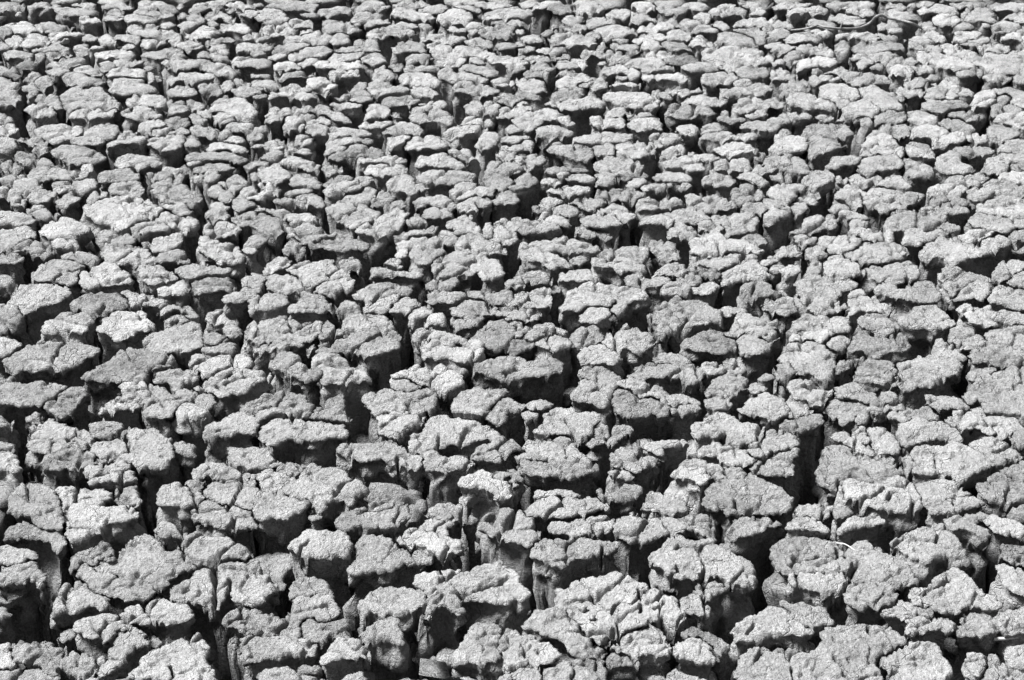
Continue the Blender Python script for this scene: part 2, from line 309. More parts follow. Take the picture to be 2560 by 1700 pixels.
145,16 149,11 152,5 154,0 160,-2 168,0 174,3 176,8 180,12 184,15 178,16 168,15 156,16
188,14 190,8 196,6 201,-4 204,-9 214,-10 220,-14 230,-15 242,-14 248,-8 250,2 246,10 240,16 230,20 220,20 212,22 204,18 196,18 190,17
184,30 188,26 196,25 204,24 209,24 208,28 206,33 200,36 194,38 190,38
180,50 182,46 188,44 190,39 196,36 204,34 212,34 220,36 230,38 240,40 250,44 254,52 250,62 240,67 232,66 222,66 212,66 202,68 200,62 196,54 190,56 184,55
190,60 194,54 197,57 200,62 200,68 194,66 190,64
209,34 212,31 220,26 228,23 236,22 246,26 250,34 240,38 230,38 220,36
145,54 146,50 154,51 162,49 170,50 178,54 184,58 186,61 180,62 176,62 170,60 162,62 156,62 150,58
166,74 170,69 172,64 178,61 186,62 194,67 200,72 206,78 208,84 204,86 198,80 192,78 184,80 178,80 172,78
200,69 208,68 216,67 224,68 230,70 234,75 240,80 234,82 228,80 222,84 218,88 212,84 208,78 203,73
120,80 124,78 130,76 134,72 140,70 144,72 150,76 156,75 164,76 170,79 176,84 180,90 176,90 168,88 160,86 152,89 144,91 136,93 130,94 126,90 122,84
122,65 126,62 134,62 140,63 144,60 148,62 152,66 158,68 160,70 154,74 148,75 144,72 136,70 130,68
109,68 112,63 118,64 122,66 128,68 128,72 124,74 118,71 111,69
62,45 66,40 72,38 80,38 88,40 92,44 98,46 104,48 112,47 119,48 120,54 114,56 106,56 98,55 92,58 88,56 84,55 76,54 68,51 64,50
92,60 98,56 106,55 114,56 120,57 126,60 127,62 120,63 112,64 104,66 98,64
54,62 55,55 60,51 66,53 76,54 84,56 88,60 92,60 92,64 90,67 84,66 78,68 78,72 72,72 66,70 64,67 58,65
79,69 84,66 91,66 92,70 90,74 84,73 80,72
20,46 20,40 24,36 30,35 36,36 42,38 50,40 56,42 60,46 62,49 56,50 52,54 48,58 42,56 38,53 32,52 26,50
60,88 64,85 72,86 78,84 76,88 82,90 88,93 90,98 94,100 100,98 102,103 96,107 90,106 82,103 76,98 70,96 64,96 60,93
75,84 80,81 86,80 92,80 93,88 94,94 88,92 82,90 77,88
92,80 98,78 104,78 110,83 114,87 119,91 120,96 122,101 116,103 110,103 104,101 100,97 98,94 94,93 93,86
48,112 52,106 53,99 58,96 64,95 70,96 76,98 80,102 88,105 96,107 102,103 108,104 114,108 120,114 123,119 118,124 110,126 102,128 92,128 82,129 72,130 66,130 60,134 56,128 52,120
124,108 130,102 136,98 144,97 150,97 158,95 164,96 172,92 180,94 188,97 196,101 204,106 208,109 206,112 200,115 192,118 184,122 178,128 172,124 164,122 156,120 146,122 140,121 134,116 128,112
188,94 194,90 200,88 208,86 214,89 218,93 222,97 228,98 233,102 234,106 228,107 220,108 214,112 208,108 200,104 192,99
228,84 230,81 236,81 244,82 250,88 246,94 238,96 232,94 226,96
w 68,136 70,131 76,129 86,130 98,130 110,127 120,125 130,126 136,131 140,138 142,146 140,152 130,155 120,152 110,152 100,151 90,148 84,144 76,143 72,142
136,128 146,125 156,123 166,124 174,127 176,132 180,138 184,142 176,144 164,144 154,148 146,150 142,142 138,134
150,154 156,150 168,147 180,145 190,144 197,148 194,150 186,151 178,153 170,157 162,158 154,160
192,134 198,130 204,126 210,121 216,122 224,127 236,130 250,134 252,144 246,148 238,146 230,148 220,146 210,146 204,146 198,140
216,120 222,116 230,113 240,111 252,114 252,126 244,128 234,127 224,124
226,156 230,150 236,149 248,150 252,158 244,162 232,161
26,154 32,150 42,148 52,150 58,150 61,154 56,160 48,162 38,160 30,162
62,154 68,152 78,155 76,160 68,160 62,162
14,60 20,55 28,54 36,56 40,64 40,66 34,69 28,70 22,70 17,66
12,76 16,72 22,72 30,70 36,68 42,65 46,67 48,72 49,75 44,77 38,80 32,84 28,83 20,80 14,78
h-2 -6,26 2,22 8,24 12,30 10,36 4,36 -6,34
~ 100,97 101,103 110,103 117,109 126,105
~ 126,112 129,120
~ 110,146 114,140 120,140 122,143
~ 155,120 166,124 178,130
T 0 1
0,7 6,4 14,3 22,3 25,6 31,7 35,11 38,15 32,17 26,17 20,15 12,14 7,11 2,10
26,3 30,-3 44,-5 58,-4 70,1 76,3 76,7 66,8 58,8 48,6 41,9 36,8 30,7
49,11 55,8 66,8 76,8 82,7 88,8 90,10 86,14 80,16 72,15 65,15 58,13 50,13
49,15 52,13 58,13 64,16 60,19 54,19 49,17
-6,14 4,13 12,14 20,16 24,18 18,21 12,20 8,23 0,24 -6,24
11,24 13,21 18,21 21,24 21,29 16,30 11,29
21,21 26,17 36,16 46,16 52,19 56,20 52,23 46,25 40,27 32,26 26,24
47,25 52,23 58,21 64,18 66,17 67,21 72,22 75,25 70,27 64,28 62,31 56,29 50,28
24,35 27,32 36,31 44,33 50,35 56,38 54,40 46,41 40,43 34,41 28,38
-6,38 8,37 20,38 28,40 32,43 31,46 26,49 18,49 10,48 4,49 -6,50
-6,55 6,54 16,53 28,53 31,57 32,61 26,62 18,65 10,69 0,71 -6,71
38,55 42,50 48,47 53,46 54,43 60,41 66,43 72,46 78,48 82,53 78,54 73,56 70,60 62,60 52,61 44,60 38,58
47,64 50,61 58,61 66,62 71,63 72,68 66,68 60,68 52,70 47,69
7,72 12,69 18,66 24,63 32,63 40,64 44,67 48,69 50,72 48,76 42,78 36,75 30,76 26,72 18,73 10,74
-6,74 6,73 14,75 20,78 21,81 16,84 10,84 4,83 0,85 -6,86
56,79 62,76 70,74 80,75 88,77 91,82 90,85 82,84 76,83 70,81 62,81
32,92 36,88 40,83 48,80 54,81 64,81 72,84 78,88 74,92 70,96 71,100 66,103 60,104 54,103 50,101 44,100 36,100 31,100 30,96
72,92 78,90 84,87 92,85 98,83 106,83 110,87 113,91 119,95 121,100 122,103 114,103 106,104 96,103 88,105 82,108 74,104 75,97
w 77,31 80,29 90,28 98,25 104,24 112,22 120,23 130,24 138,27 146,31 150,36 145,38 138,41 130,43 122,46 118,49 112,54 107,52 105,48 96,45 92,46 88,44 82,39 78,36
82,22 86,18 92,16 98,20 98,23 92,25 86,28 80,29
89,9 92,3 98,0 108,-4 120,-3 127,2 128,6 120,8 112,9 106,7 98,7 92,10
101,14 104,11 112,10 118,8 126,9 131,12 132,16 130,20 122,19 114,20 108,19 103,20
133,2 138,0 148,-2 156,0 160,4 154,6 146,6 140,5
139,14 142,9 150,7 158,6 166,7 170,10 164,11 158,13 150,13 142,15
140,16 144,13 154,13 162,12 170,12 176,15 180,19 186,21 187,26 182,27 178,32 174,31 172,27 168,29 160,28 150,26 144,22
150,30 158,30 166,29 172,31 176,36 175,39 168,38 160,36 152,35
122,52 126,48 134,46 142,45 150,46 154,49 156,53 150,54 142,55 134,57 126,59 122,57
142,44 148,40 152,37 160,37 168,39 174,41 180,43 183,47 180,52 176,52 170,53 162,52 156,53 152,47 146,46
90,57 94,54 100,54 106,57 112,59 118,57 126,59 129,61 124,65 118,66 110,66 100,67 92,66 89,62
94,76 95,70 100,67 108,67 120,68 130,71 136,72 139,75 137,79 132,82 128,84 120,82 114,83 106,82 98,82
132,66 138,63 148,60 156,58 164,56 169,58 168,62 165,66 162,70 154,73 146,74 142,74 138,70
145,77 150,75 158,73 166,72 172,76 176,83 170,82 162,80 154,81 148,82 145,80
134,81 138,77 142,78 144,81 142,84 136,84
127,88 132,84 140,83 148,85 152,89 160,92 164,97 158,99 150,98 146,102 138,103 132,100 130,94
162,88 166,86 176,85 184,85 190,88 200,88 206,90 212,89 214,92 208,95 198,96 190,97 182,97 174,98 166,94
178,104 180,100 186,97 196,96 206,97 212,100 216,106 214,111 208,108 200,108 192,110 186,113 180,110
145,109 150,105 156,105 162,101 170,100 172,104 172,110 168,111 160,108 154,112 148,114
205,116 210,112 218,109 226,106 234,105 244,108 246,112 240,116 232,118 224,120 216,121 208,121
148,126 151,122 158,121 166,122 172,123 178,126 182,132 181,136 174,135 170,130 160,128 154,132 149,132
152,139 156,134 162,131 170,132 176,139 170,142 160,142 154,143
131,157 138,151 148,148 160,144 168,143 176,140 182,142 186,149 184,153 186,157 180,162 168,165 160,163 150,166 138,162
w 90,146 93,142 96,136 104,131 114,128 124,128 132,128 136,134 140,137 142,141 138,144 128,146 120,150 112,154 106,153 102,148 96,147
50,135 56,131 66,130 76,130 84,133 86,138 80,142 76,142 70,140 62,140 54,138
w 38,145 40,140 46,138 54,138 62,140 70,141 78,143 79,148 72,148 62,147 50,147 40,148
65,124 70,121 76,114 82,112 92,112 100,113 108,112 114,116 117,122 114,124 108,125 100,128 94,132 88,130 84,132 78,128 70,126
113,112 116,109 124,110 130,111 138,112 146,113 152,117 150,121 146,121 138,121 130,121 124,125 121,120 118,116 114,115
9,113 14,107 24,105 36,105 46,104 56,105 62,108 66,111 62,115 58,118 56,121 48,121 40,124 32,127 22,132 18,126 14,121 6,121 10,117
-6,123 6,122 12,124 18,129 20,134 21,140 14,137 8,139 0,138 -6,138
h-1 -6,137 4,137 8,141 8,145 4,146 -6,148
-6,96 4,96 12,99 17,104 12,106 4,105 -6,106
224,104 226,98 232,94 242,96 246,100 240,104 232,106
183,66 184,61 190,60 198,61 202,65 198,68 190,70 184,70
186,70 194,68 202,66 208,65 216,66 219,70 224,75 226,80 222,84 214,84 206,83 200,86 198,81 192,76 187,74
188,54 192,48 198,46 208,46 216,47 222,51 220,55 214,57 206,60 200,62 194,58 189,58
191,40 194,35 200,35 208,36 212,40 208,43 200,45 192,45
193,31 196,28 204,28 211,31 212,35 206,36 198,35
191,20 194,13 202,12 208,16 214,20 216,22 212,27 206,26 200,22 194,22
202,11 206,8 212,7 218,4 224,6 228,11 224,14 218,17 212,18 206,14
215,28 218,25 228,25 238,26 244,30 238,34 228,34 218,36
216,25 220,20 226,15 232,14 242,16 246,20 240,25 230,25 222,26
214,46 218,41 226,38 236,38 246,41 250,47 246,52 238,50 230,52 222,50 217,48
h-1 222,58 230,54 238,52 248,54 250,60 242,66 230,66 222,64
223,72 228,70 236,69 244,72 246,78 240,82 232,82 226,78
178,1 184,0 187,4 184,8 178,7
187,4 192,1 200,1 202,5 198,9 190,9
h-4 190,134 196,127 206,125 214,127 218,133 222,139 214,141 206,140 196,142
190,152 194,148 200,148 208,151 212,156 204,160 194,160 188,157
226,146 228,142 236,140 244,142 248,148 240,151 230,152
h-4 204,142 214,140 222,142 222,148 212,150
T 1 1
-4,-8 8,-10 16,-7 22,-5 27,-2 33,3 28,6 20,8 12,7 4,6 -4,8
31,10 34,4 40,1 46,0 52,3 56,6 58,10 56,14 50,12 44,11 38,12 33,13
60,8 64,5 70,3 78,3 84,2 90,7 86,8 80,10 74,10 66,11 61,12
63,14 68,11 78,10 86,9 93,9 97,12 96,17 90,18 84,17 76,17 68,20 64,18
93,6 96,4 105,3 108,7 104,11 100,15 97,12
27,21 31,17 38,16 46,16 52,18 48,20 40,22 34,23 28,22
18,25 24,22 34,23 44,21 52,20 58,22 62,26 64,31 58,31 50,29 40,29 30,28 22,29 17,29
73,28 78,23 84,20 92,20 98,18 102,15 110,16 113,19 110,23 104,26 100,29 92,29 84,28 76,29
106,27 110,23 114,17 120,18 126,21 128,25 122,27 119,31 114,33 108,31
117,37 120,31 124,28 132,27 137,28 139,32 134,34 126,35 120,38
64,36 66,33 70,33 74,29 80,27 88,28 96,30 104,33 110,37 114,40 110,43 106,46 100,48 94,49 90,52 86,48 80,46 73,45 72,40
91,55 93,51 100,48 108,45 114,41 122,37 130,34 138,36 142,40 136,42 137,47 134,50 128,52 124,54 118,56 114,58 106,56 98,56
137,46 140,43 148,41 154,42 157,45 152,46 144,47 138,50
121,8 126,4 134,3 142,3 145,7 145,11 140,13 146,12 154,11 162,12 164,16 158,18 150,19 146,22 140,19 134,17 128,17 122,14
148,6 150,1 158,-2 172,-2 186,-2 196,-1 203,1 200,5 194,8 186,10 178,8 168,8 158,10 150,9
148,26 149,21 154,18 162,19 168,20 174,20 177,23 181,28 184,34 178,33 170,30 162,29 158,28 154,32 149,33
155,38 157,33 162,31 168,32 174,33 179,37 180,41 176,42 170,41 164,42 157,42
181,16 184,11 192,9 200,10 208,13 214,15 220,17 218,20 212,21 204,21 196,22 190,25 186,23 183,20
188,30 190,26 198,23 206,21 213,22 216,26 213,30 206,28 203,28 203,33 200,37 194,37 189,36
207,8 210,2 216,-1 226,1 236,3 246,6 250,10 244,13 238,17 230,17 222,16 216,14 208,13
219,26 221,21 227,17 234,19 242,22 244,26 238,29 228,28 222,30
222,49 224,44 232,41 242,42 252,43 262,46 278,51 282,53 276,54 264,56 252,56 240,54 230,52
219,60 222,54 226,52 234,53 240,55 242,62 236,66 226,65 218,63
176,48 180,43 188,41 196,40 200,42 199,46 192,45 184,47 178,49
176,52 179,48 188,46 196,46 204,49 208,52 212,48 217,48 218,53 216,59 210,58 204,58 198,55 190,58 184,58 180,54
126,60 128,57 136,55 144,54 152,53 160,51 168,53 171,54 166,57 158,59 148,60 138,60 130,62
130,67 134,62 146,61 158,60 168,57 174,54 182,55 184,58 185,64 182,68 176,67 168,69 158,70 148,70 140,69 134,70
w 131,74 134,68 139,71 142,74 139,78 134,80 128,80
142,74 146,71 154,71 164,71 172,70 176,73 170,77 164,81 156,84 148,82 143,78
184,64 190,60 198,58 208,60 218,64 226,67 230,71 224,73 214,76 206,77 198,74 192,72 186,69
163,84 168,78 174,75 182,73 190,72 200,75 210,77 220,80 225,85 228,89 228,94 220,98 212,99 206,96 204,90 200,97 194,94 186,94 176,97 169,97 164,92
10,40 10,36 16,34 22,33 30,35 34,38 42,38 52,38 57,42 58,47 50,48 42,46 34,46 28,45 24,42 16,39
-6,42 2,38 10,39 18,41 26,44 28,48 24,53 22,58 16,59 8,60 0,60 -6,61
29,54 31,50 36,47 42,46 48,48 58,51 66,53 74,55 78,58 74,61 66,61 58,62 50,63 44,65 38,62 33,59
25,69 28,65 34,62 40,63 45,66 45,72 42,75 36,73 30,72 26,74
48,68 52,65 60,63 70,61 78,60 86,60 94,63 104,64 106,70 98,70 88,70 83,73 78,73 70,72 60,70 54,72
7,92 12,85 20,80 28,79 32,83 28,87 22,90 14,92
29,90 34,85 40,83 48,81 56,80 66,80 73,82 74,87 82,88 86,94 80,98 74,100 68,99 60,102 54,106 47,106 42,98 38,94 32,92
74,86 76,82 84,79 90,78 94,78 95,84 95,90 88,90 80,88
9,98 16,95 24,95 32,95 38,98 42,102 44,108 40,110 30,110 22,110 12,108 8,104
-6,92 2,93 8,97 8,104 4,108 -6,106
52,110 58,104 66,101 74,100 82,98 88,97 92,102 90,107 84,108 76,110 72,113 64,112 56,112
-6,112 2,107 8,110 18,112 24,114 28,119 29,124 22,125 14,126 4,125 -6,128
38,120 42,115 46,110 52,112 58,115 62,118 58,120 52,122 44,124 38,124
29,125 34,123 42,124 52,122 60,119 66,119 72,123 72,126 66,127 60,130 52,129 44,130 38,130 31,130
73,124 78,120 86,119 91,120 96,125 90,127 82,128 75,127
89,115 94,111 102,107 112,104 122,103 132,105 140,106 144,109 142,112 138,113 132,112 124,114 116,116 108,118 103,118 98,116 92,117
100,126 102,120 108,118 118,116 126,114 134,115 132,119 126,121 122,126 118,128 110,127 104,128
124,128 127,123 132,119 138,115 144,117 148,121 150,124 144,125 142,129 134,129 126,130
141,136 144,130 148,126 153,124 158,127 161,131 156,133 150,134 145,137
113,85 117,81 126,80 132,82 135,86 130,88 122,88 115,87
107,93 110,88 118,87 126,88 134,90 140,89 150,88 153,92 154,96 148,97 140,98 134,97 124,97 116,97 109,98
138,86 142,85 150,86 151,89 144,89 139,89
157,105 162,101 166,98 174,99 182,98 187,99 186,104 180,107 172,107 164,108 158,107
159,118 163,113 167,110 174,112 182,112 192,111 195,114 192,118 186,119 190,122 182,122 174,122 166,121 160,122
194,110 202,109 212,110 220,109 228,109 238,111 242,115 238,120 230,120 222,119 214,117 206,115 198,115
184,124 190,120 196,116 204,117 214,120 222,124 222,130 214,130 208,132 200,136 190,136 182,134
h-1 182,140 186,134 196,134 206,132 212,134 208,138 200,142 192,143 184,144
222,126 230,122 240,121 248,125 248,131 240,134 230,133 224,131
w 155,140 158,135 164,131 170,129 174,134 174,140 168,139 162,138 156,143
79,140 84,134 92,132 100,130 108,132 116,132 122,136 127,141 129,145 122,145 114,146 104,146 94,146 86,147 82,144
-4,142 6,139 16,136 22,133 26,132 32,136 38,139 40,143 34,147 30,152 24,156 14,160 4,162 -4,158
30,155 36,150 44,143 46,139 54,138 60,138 61,143 57,147 54,152 52,158 44,162 34,162
61,148 63,142 65,137 71,140 77,144 81,148 80,151 75,152 70,152 64,155 61,155
145,155 148,148 154,144 164,144 176,147 186,151 194,153 202,155 196,156 186,155 176,157 166,153 158,152 152,158
199,151 205,146 212,142 220,137 228,136 238,139 248,143 254,148 262,152 260,158 250,162 240,166 230,162 220,164 212,162 204,158
w 0,14 4,9 14,8 15,12 20,13 22,17 16,20 10,22 6,26 2,28 -4,26 -6,20
h-1 -6,30 0,30 6,32 8,36 2,38 -6,38
-4,72 4,70 10,75 8,78 0,80 -6,80
231,100 236,97 246,98 248,104 240,106 232,105
T 2 1
-6,4 6,2 16,2 22,5 24,10 18,13 10,14 2,16 -6,14
h-1 28,8 32,4 40,2 42,6 46,9 44,12 36,12 30,11
45,10 48,6 56,3 66,2 74,4 77,7 74,10 66,11 58,9 50,9
40,0 54,-2 68,0 66,2 56,2 48,5 42,3
77,3 84,0 96,2 104,3 100,6 94,8 92,12 84,12 78,11 80,7
94,4 104,2 114,0 122,-1 126,4 124,8 116,6 108,8 102,7
106,12 110,7 116,5 122,6 124,9 120,12 114,13 108,14
131,6 136,2 146,0 156,0 164,3 166,8 160,9 154,10 146,9 140,8 132,9
140,10 148,9 158,9 164,10 167,13 160,14 150,13 146,12
120,15 126,11 134,10 142,11 144,14 138,16 130,17 124,19
31,21 34,16 42,15 50,14 60,14 70,14 73,17 70,20 62,19 54,20 48,22 42,20 36,21
26,26 30,23 36,22 42,25 47,27 47,30 40,30 32,29 27,29
82,18 86,15 92,16 98,14 103,16 100,20 96,24 92,27 88,24 84,21
53,26 58,25 66,25 69,23 74,25 82,25 85,29 80,31 76,34 72,37 66,34 60,30 54,29
19,33 20,30 26,31 31,35 28,38 22,37
24,30 32,29 42,29 52,31 58,34 62,39 58,41 52,43 46,41 40,37 32,35 28,33
25,42 27,38 34,37 42,40 50,43 54,47 53,51 46,50 38,48 30,46 25,45
77,34 82,31 90,28 98,28 106,31 112,34 114,40 110,43 106,46 100,45 98,41 92,37 86,36 80,38
99,24 102,18 106,15 112,15 116,18 124,20 120,22 116,24 112,27 108,26 102,27
115,24 120,22 130,22 140,23 150,25 157,27 158,31 150,32 142,32 136,34 128,34 120,33 116,30
161,27 163,20 168,19 172,21 176,18 184,20 192,23 198,26 204,29 205,34 198,36 194,36 186,37 180,37 174,33 166,31
201,24 204,16 210,13 218,11 224,13 228,18 233,22 230,25 224,27 216,27 210,29 206,24
173,9 178,4 186,1 196,2 204,5 208,8 202,11 194,11 188,12 186,8 180,7
206,4 214,1 224,2 232,5 240,6 238,10 230,11 222,9 214,6
213,33 216,29 226,28 236,29 246,28 254,30 258,35 256,40 248,39 240,37 232,38 224,37 217,37
232,26 236,24 244,25 254,27 254,30 244,28 234,29
135,38 138,34 146,35 154,36 162,33 170,34 176,37 180,40 182,43 176,47 170,48 164,46 158,46 152,46 148,44 142,41 136,41
118,45 122,42 130,41 138,41 145,43 150,46 148,48 143,49 136,48 130,49 124,48 119,49
143,56 147,52 152,48 158,47 166,50 170,55 170,58 164,59 156,58 150,59 144,60
65,46 70,42 78,40 86,38 92,38 97,40 99,46 102,48 98,51 92,51 100,53 104,58 98,56 92,57 86,56 82,54 76,53 70,52 66,49
58,53 60,49 66,50 74,54 82,56 80,60 72,60 64,58
h-2 70,58 82,55 92,57 100,55 104,60 100,63 90,63 80,62
15,65 20,63 30,63 38,61 46,59 54,59 60,60 66,64 74,66 80,69 81,73 76,74 72,76 66,75 60,73 52,72 44,71 36,72 28,70 20,68
5,73 7,67 12,65 20,69 30,72 38,75 46,79 52,82 56,85 50,87 44,86 40,89 34,87 28,82 20,80 12,80 8,76
54,83 56,78 62,76 70,75 68,79 66,83 60,86
88,78 92,74 98,71 106,69 112,69 120,69 126,73 125,78 122,82 116,83 110,85 104,83 98,81 92,81
73,84 76,80 84,81 92,82 100,84 108,86 116,85 122,84 123,90 116,91 108,90 102,92 96,90 90,88 82,87 76,87
123,70 126,66 132,65 135,62 140,65 148,65 152,69 154,74 156,78 152,81 144,80 138,77 134,74 128,72
131,90 134,86 140,84 148,84 154,84 160,88 162,93 156,95 148,94 140,95 132,94
105,100 106,95 112,93 120,94 128,96 136,98 142,98 146,100 142,104 138,107 132,104 124,103 116,103 108,104
43,98 46,94 54,93 62,91 70,91 74,93 80,98 78,100 70,98 64,101 56,100 48,102
12,95 16,92 24,92 32,93 36,97 33,99 28,100 20,100 12,101 6,103 -4,104 -8,100 0,97 8,96
17,101 26,98 33,99 32,103 26,105 18,105
63,108 66,105 72,102 78,101 84,104 92,104 102,107 112,107 120,107 124,111 125,115 118,117 110,117 102,117 96,118 92,115 84,112 76,112 68,109
43,124 48,121 52,116 54,111 60,109 68,110 76,113 82,113 90,115 95,118 92,122 86,124 78,125 70,125 64,129 56,127 50,127 45,127
62,137 64,131 70,126 78,125 86,126 90,129 89,135 84,138 78,140 70,139
92,128 94,122 100,118 108,118 113,119 110,121 106,122 104,126 100,130 94,131
-6,116 4,113 12,110 18,107 26,106 32,107 34,112 35,118 34,123 26,125 18,125 8,124 -6,126
-6,128 6,126 16,126 24,128 26,133 22,136 12,137 2,136 -6,138
126,128 130,125 136,124 140,119 146,116 152,115 158,118 166,119 172,118 178,121 184,126 192,130 196,134 192,136 186,136 180,138 172,139 164,140 156,143 150,145 146,140 140,136 132,135 127,132
134,140 138,139 146,140 148,146 140,147 135,144
140,103 146,101 154,101 162,104 166,107 162,110 160,114 154,112 146,112 140,112 139,107
152,97 158,95 164,93 170,93 176,97 174,101 170,104 164,102 156,100
163,114 166,108 174,105 178,99 184,101 190,104 188,109 184,111 178,113 170,112
164,66 168,62 173,58 180,55 188,54 194,56 197,60 196,64 204,63 212,65 220,66 228,68 234,71 230,74 222,73 214,73 206,73 198,73 190,76 182,78 174,76 166,74
209,63 214,60 220,58 230,57 234,60 236,65 230,67 222,66 214,65
166,80 170,77 178,79 188,77 198,75 206,75 214,75 222,76 224,80 218,82 210,83 204,85 196,88 190,88 182,86 174,85 168,84
173,91 178,88 186,88 192,90 193,94 188,98 182,95 176,94
190,98 193,92 200,89 206,86 214,84 224,83 228,87 234,91 238,95 234,98 226,98 218,97 210,98 202,100 194,102
165,86 168,82 171,86 172,91 168,92 164,91
183,42 190,39 200,37 210,38 220,38 226,42 228,46 224,50 222,54 214,55 206,57 200,58 196,54 198,50 192,46 186,45
173,49 176,45 184,43 190,47 197,52 196,55 190,52 182,51 176,54
226,76 230,74 238,75 248,76 252,82 246,86 238,88 230,84 227,80
212,107 216,103 226,101 236,100 246,102 252,106 248,112 240,114 232,116 224,113 216,112
189,128 194,124 204,124 212,124 217,128 212,129 206,128 202,132 196,131
206,132 212,129 218,131 222,134 230,135 240,136 248,140 246,148 240,154 230,152 220,150 212,146 214,141 210,136
194,147 196,142 202,138 208,139 214,146 212,150 206,152 198,151
158,152 162,146 170,146 178,147 184,143 190,144 193,148 196,153 204,157 210,160 200,166 190,168 180,166 172,164 166,160 160,158
13,152 16,147 22,143 30,141 38,143 37,148 32,150 26,152 20,154
-6,146 2,140 10,141 15,146 12,150 6,153 -6,156
h-1 36,143 44,143 52,146 52,149 46,150 40,149
24,156 30,152 38,150 46,151 52,154 54,157 48,160 36,162 26,160
55,155 58,148 62,145 70,144 78,144 82,149 84,153 78,157 70,158 62,160
86,157 89,151 94,148 100,144 104,140 110,140 116,143 118,147 124,147 130,151 132,155 126,161 118,165 110,163 104,161 96,164 90,161
208,156 214,152 222,150 230,153 238,156 240,162 230,166 220,167 212,162
h-2 34,112 40,106 46,108 44,112 38,113
T 3 1
1,21 4,15 9,11 16,11 22,12 32,11 35,14 32,17 28,20 24,23 22,27 16,26 8,24
24,26 28,22 32,17 38,14 44,17 47,22 46,28 40,32 36,28 30,26
20,31 24,27 30,27 36,29 34,34 32,38 28,40 24,36
-4,25 4,24 12,26 18,28 20,33 21,38 16,40 10,42 2,45 -4,44
0,4 8,1 16,0 22,4 22,10 16,9 10,6 2,7
31,10 34,4 42,0 52,-1 60,3 61,5 57,9 52,12 46,13 42,16 38,13
65,8 68,3 72,5 74,9 68,11 65,14
75,5 80,1 90,1 100,3 106,7 100,9 96,11 90,12 82,11 76,9
65,15 68,11 76,10 84,12 88,15 86,19 78,17 72,16
98,13 104,8 110,7 114,3 120,3 128,7 130,12 132,15 126,17 118,15 110,15 102,14
62,22 66,18 74,16 80,17 84,21 87,25 84,29 78,27 72,25 66,25 61,25
88,22 94,17 102,15 112,17 122,18 132,17 140,18 144,20 142,23 134,22 124,21 114,22 104,22 94,25 90,28
90,28 96,24 106,22 118,22 130,22 138,23 139,26 132,28 126,31 134,32 130,34 122,33 114,35 108,36 104,37 98,32 92,30
57,37 60,32 66,29 72,31 77,35 72,36 66,34 62,38
33,47 36,43 44,40 52,40 60,40 64,44 64,50 60,53 54,52 46,54 38,55 30,57 22,57 21,54 28,50
62,39 68,36 76,37 86,38 92,41 94,44 88,45 80,44 74,42 70,40
76,50 78,45 86,44 94,44 94,48 88,49 82,50
76,53 80,50 88,50 98,52 104,55 112,53 116,57 116,62 110,61 104,61 98,64 92,60 86,57 80,57
24,64 28,59 36,58 44,61 44,66 38,67 32,69 26,68
49,62 52,59 60,58 64,60 60,63 56,66 52,67 49,66
54,70 58,66 64,61 72,59 78,58 84,62 86,66 82,69 76,72 72,75 66,75 60,74
36,76 38,70 44,67 50,70 54,75 57,76 52,77 46,78 42,80
10,76 13,70 20,68 26,68 30,71 30,77 24,76 18,78 12,80
-4,76 4,75 8,79 12,82 8,83 4,86 -4,88
1,92 5,87 12,85 15,88 12,92 6,94
12,92 15,88 21,88 22,85 28,86 32,91 30,94 24,94 18,95
37,88 40,83 48,82 50,86 49,92 44,93 39,92
50,90 54,83 58,78 64,77 72,79 80,83 84,87 88,90 86,94 80,95 74,95 66,94 58,94
72,76 80,73 86,69 90,65 96,64 104,66 112,65 120,67 126,71 127,76 128,80 122,83 112,84 104,86 96,86 88,86 80,82
90,88 96,86 104,86 114,84 124,82 132,83 138,87 142,92 138,95 130,95 122,95 114,96 106,99 98,98 93,94
109,101 112,97 120,95 126,97 127,101 122,101 118,104 112,103
107,49 109,44 112,40 120,36 130,35 138,36 142,39 144,42 150,39 158,38 165,40 164,44 168,48 174,50 177,53 170,55 162,52 154,50 146,51 138,53 130,53 122,52 114,53
140,34 144,32 152,31 160,29 168,26 174,29 180,31 186,34 186,37 178,37 172,38 166,38 158,37 150,38 144,37
151,27 154,23 160,22 166,22 168,25 162,27 156,30 152,30
170,24 178,23 184,25 185,29 180,31 174,28
151,12 156,10 164,11 172,11 178,13 184,17 180,20 174,20 166,19 158,20 152,18
164,9 168,4 176,3 184,1 192,0 200,1 206,5 204,8 196,9 194,13 188,10 178,11 170,10
184,18 190,15 198,13 206,17 210,20 208,24 200,25 194,27 188,23
198,10 206,7 214,8 222,10 230,12 240,13 250,16 248,21 240,23 230,22 220,22 212,20 206,16
213,5 220,1 228,-2 240,-1 250,3 248,8 238,10 226,10 218,8
194,32 198,27 206,24 214,22 224,23 236,24 248,26 252,32 250,40 242,42 232,41 224,42 218,40 208,40 200,38 194,39
185,46 188,42 196,39 206,40 216,42 226,45 228,50 230,52 224,55 218,58 212,54 204,54 196,52 190,53
227,46 234,44 246,44 250,50 244,53 236,54 230,53
178,60 182,55 188,53 196,54 202,54 208,57 209,60 202,60 194,62 186,63
222,60 226,56 232,53 242,54 250,58 248,62 238,62 228,62
126,62 128,55 134,53 142,54 150,53 158,52 166,54 168,58 162,60 156,61 148,64 140,67 132,66 126,66
142,75 144,70 148,66 154,63 160,60 166,58 174,61 182,64 190,65 198,62 208,60 218,60 224,62 226,65 218,67 212,70 206,74 200,77 192,78 184,80 176,82 170,85 168,80 162,77 154,78 146,78
159,93 162,88 166,86 172,88 178,90 186,92 194,94 202,98 206,103 198,103 190,101 182,104 176,102 170,98 164,97 158,100
162,102 164,97 170,99 174,103 174,108 178,112 172,114 168,110 164,107
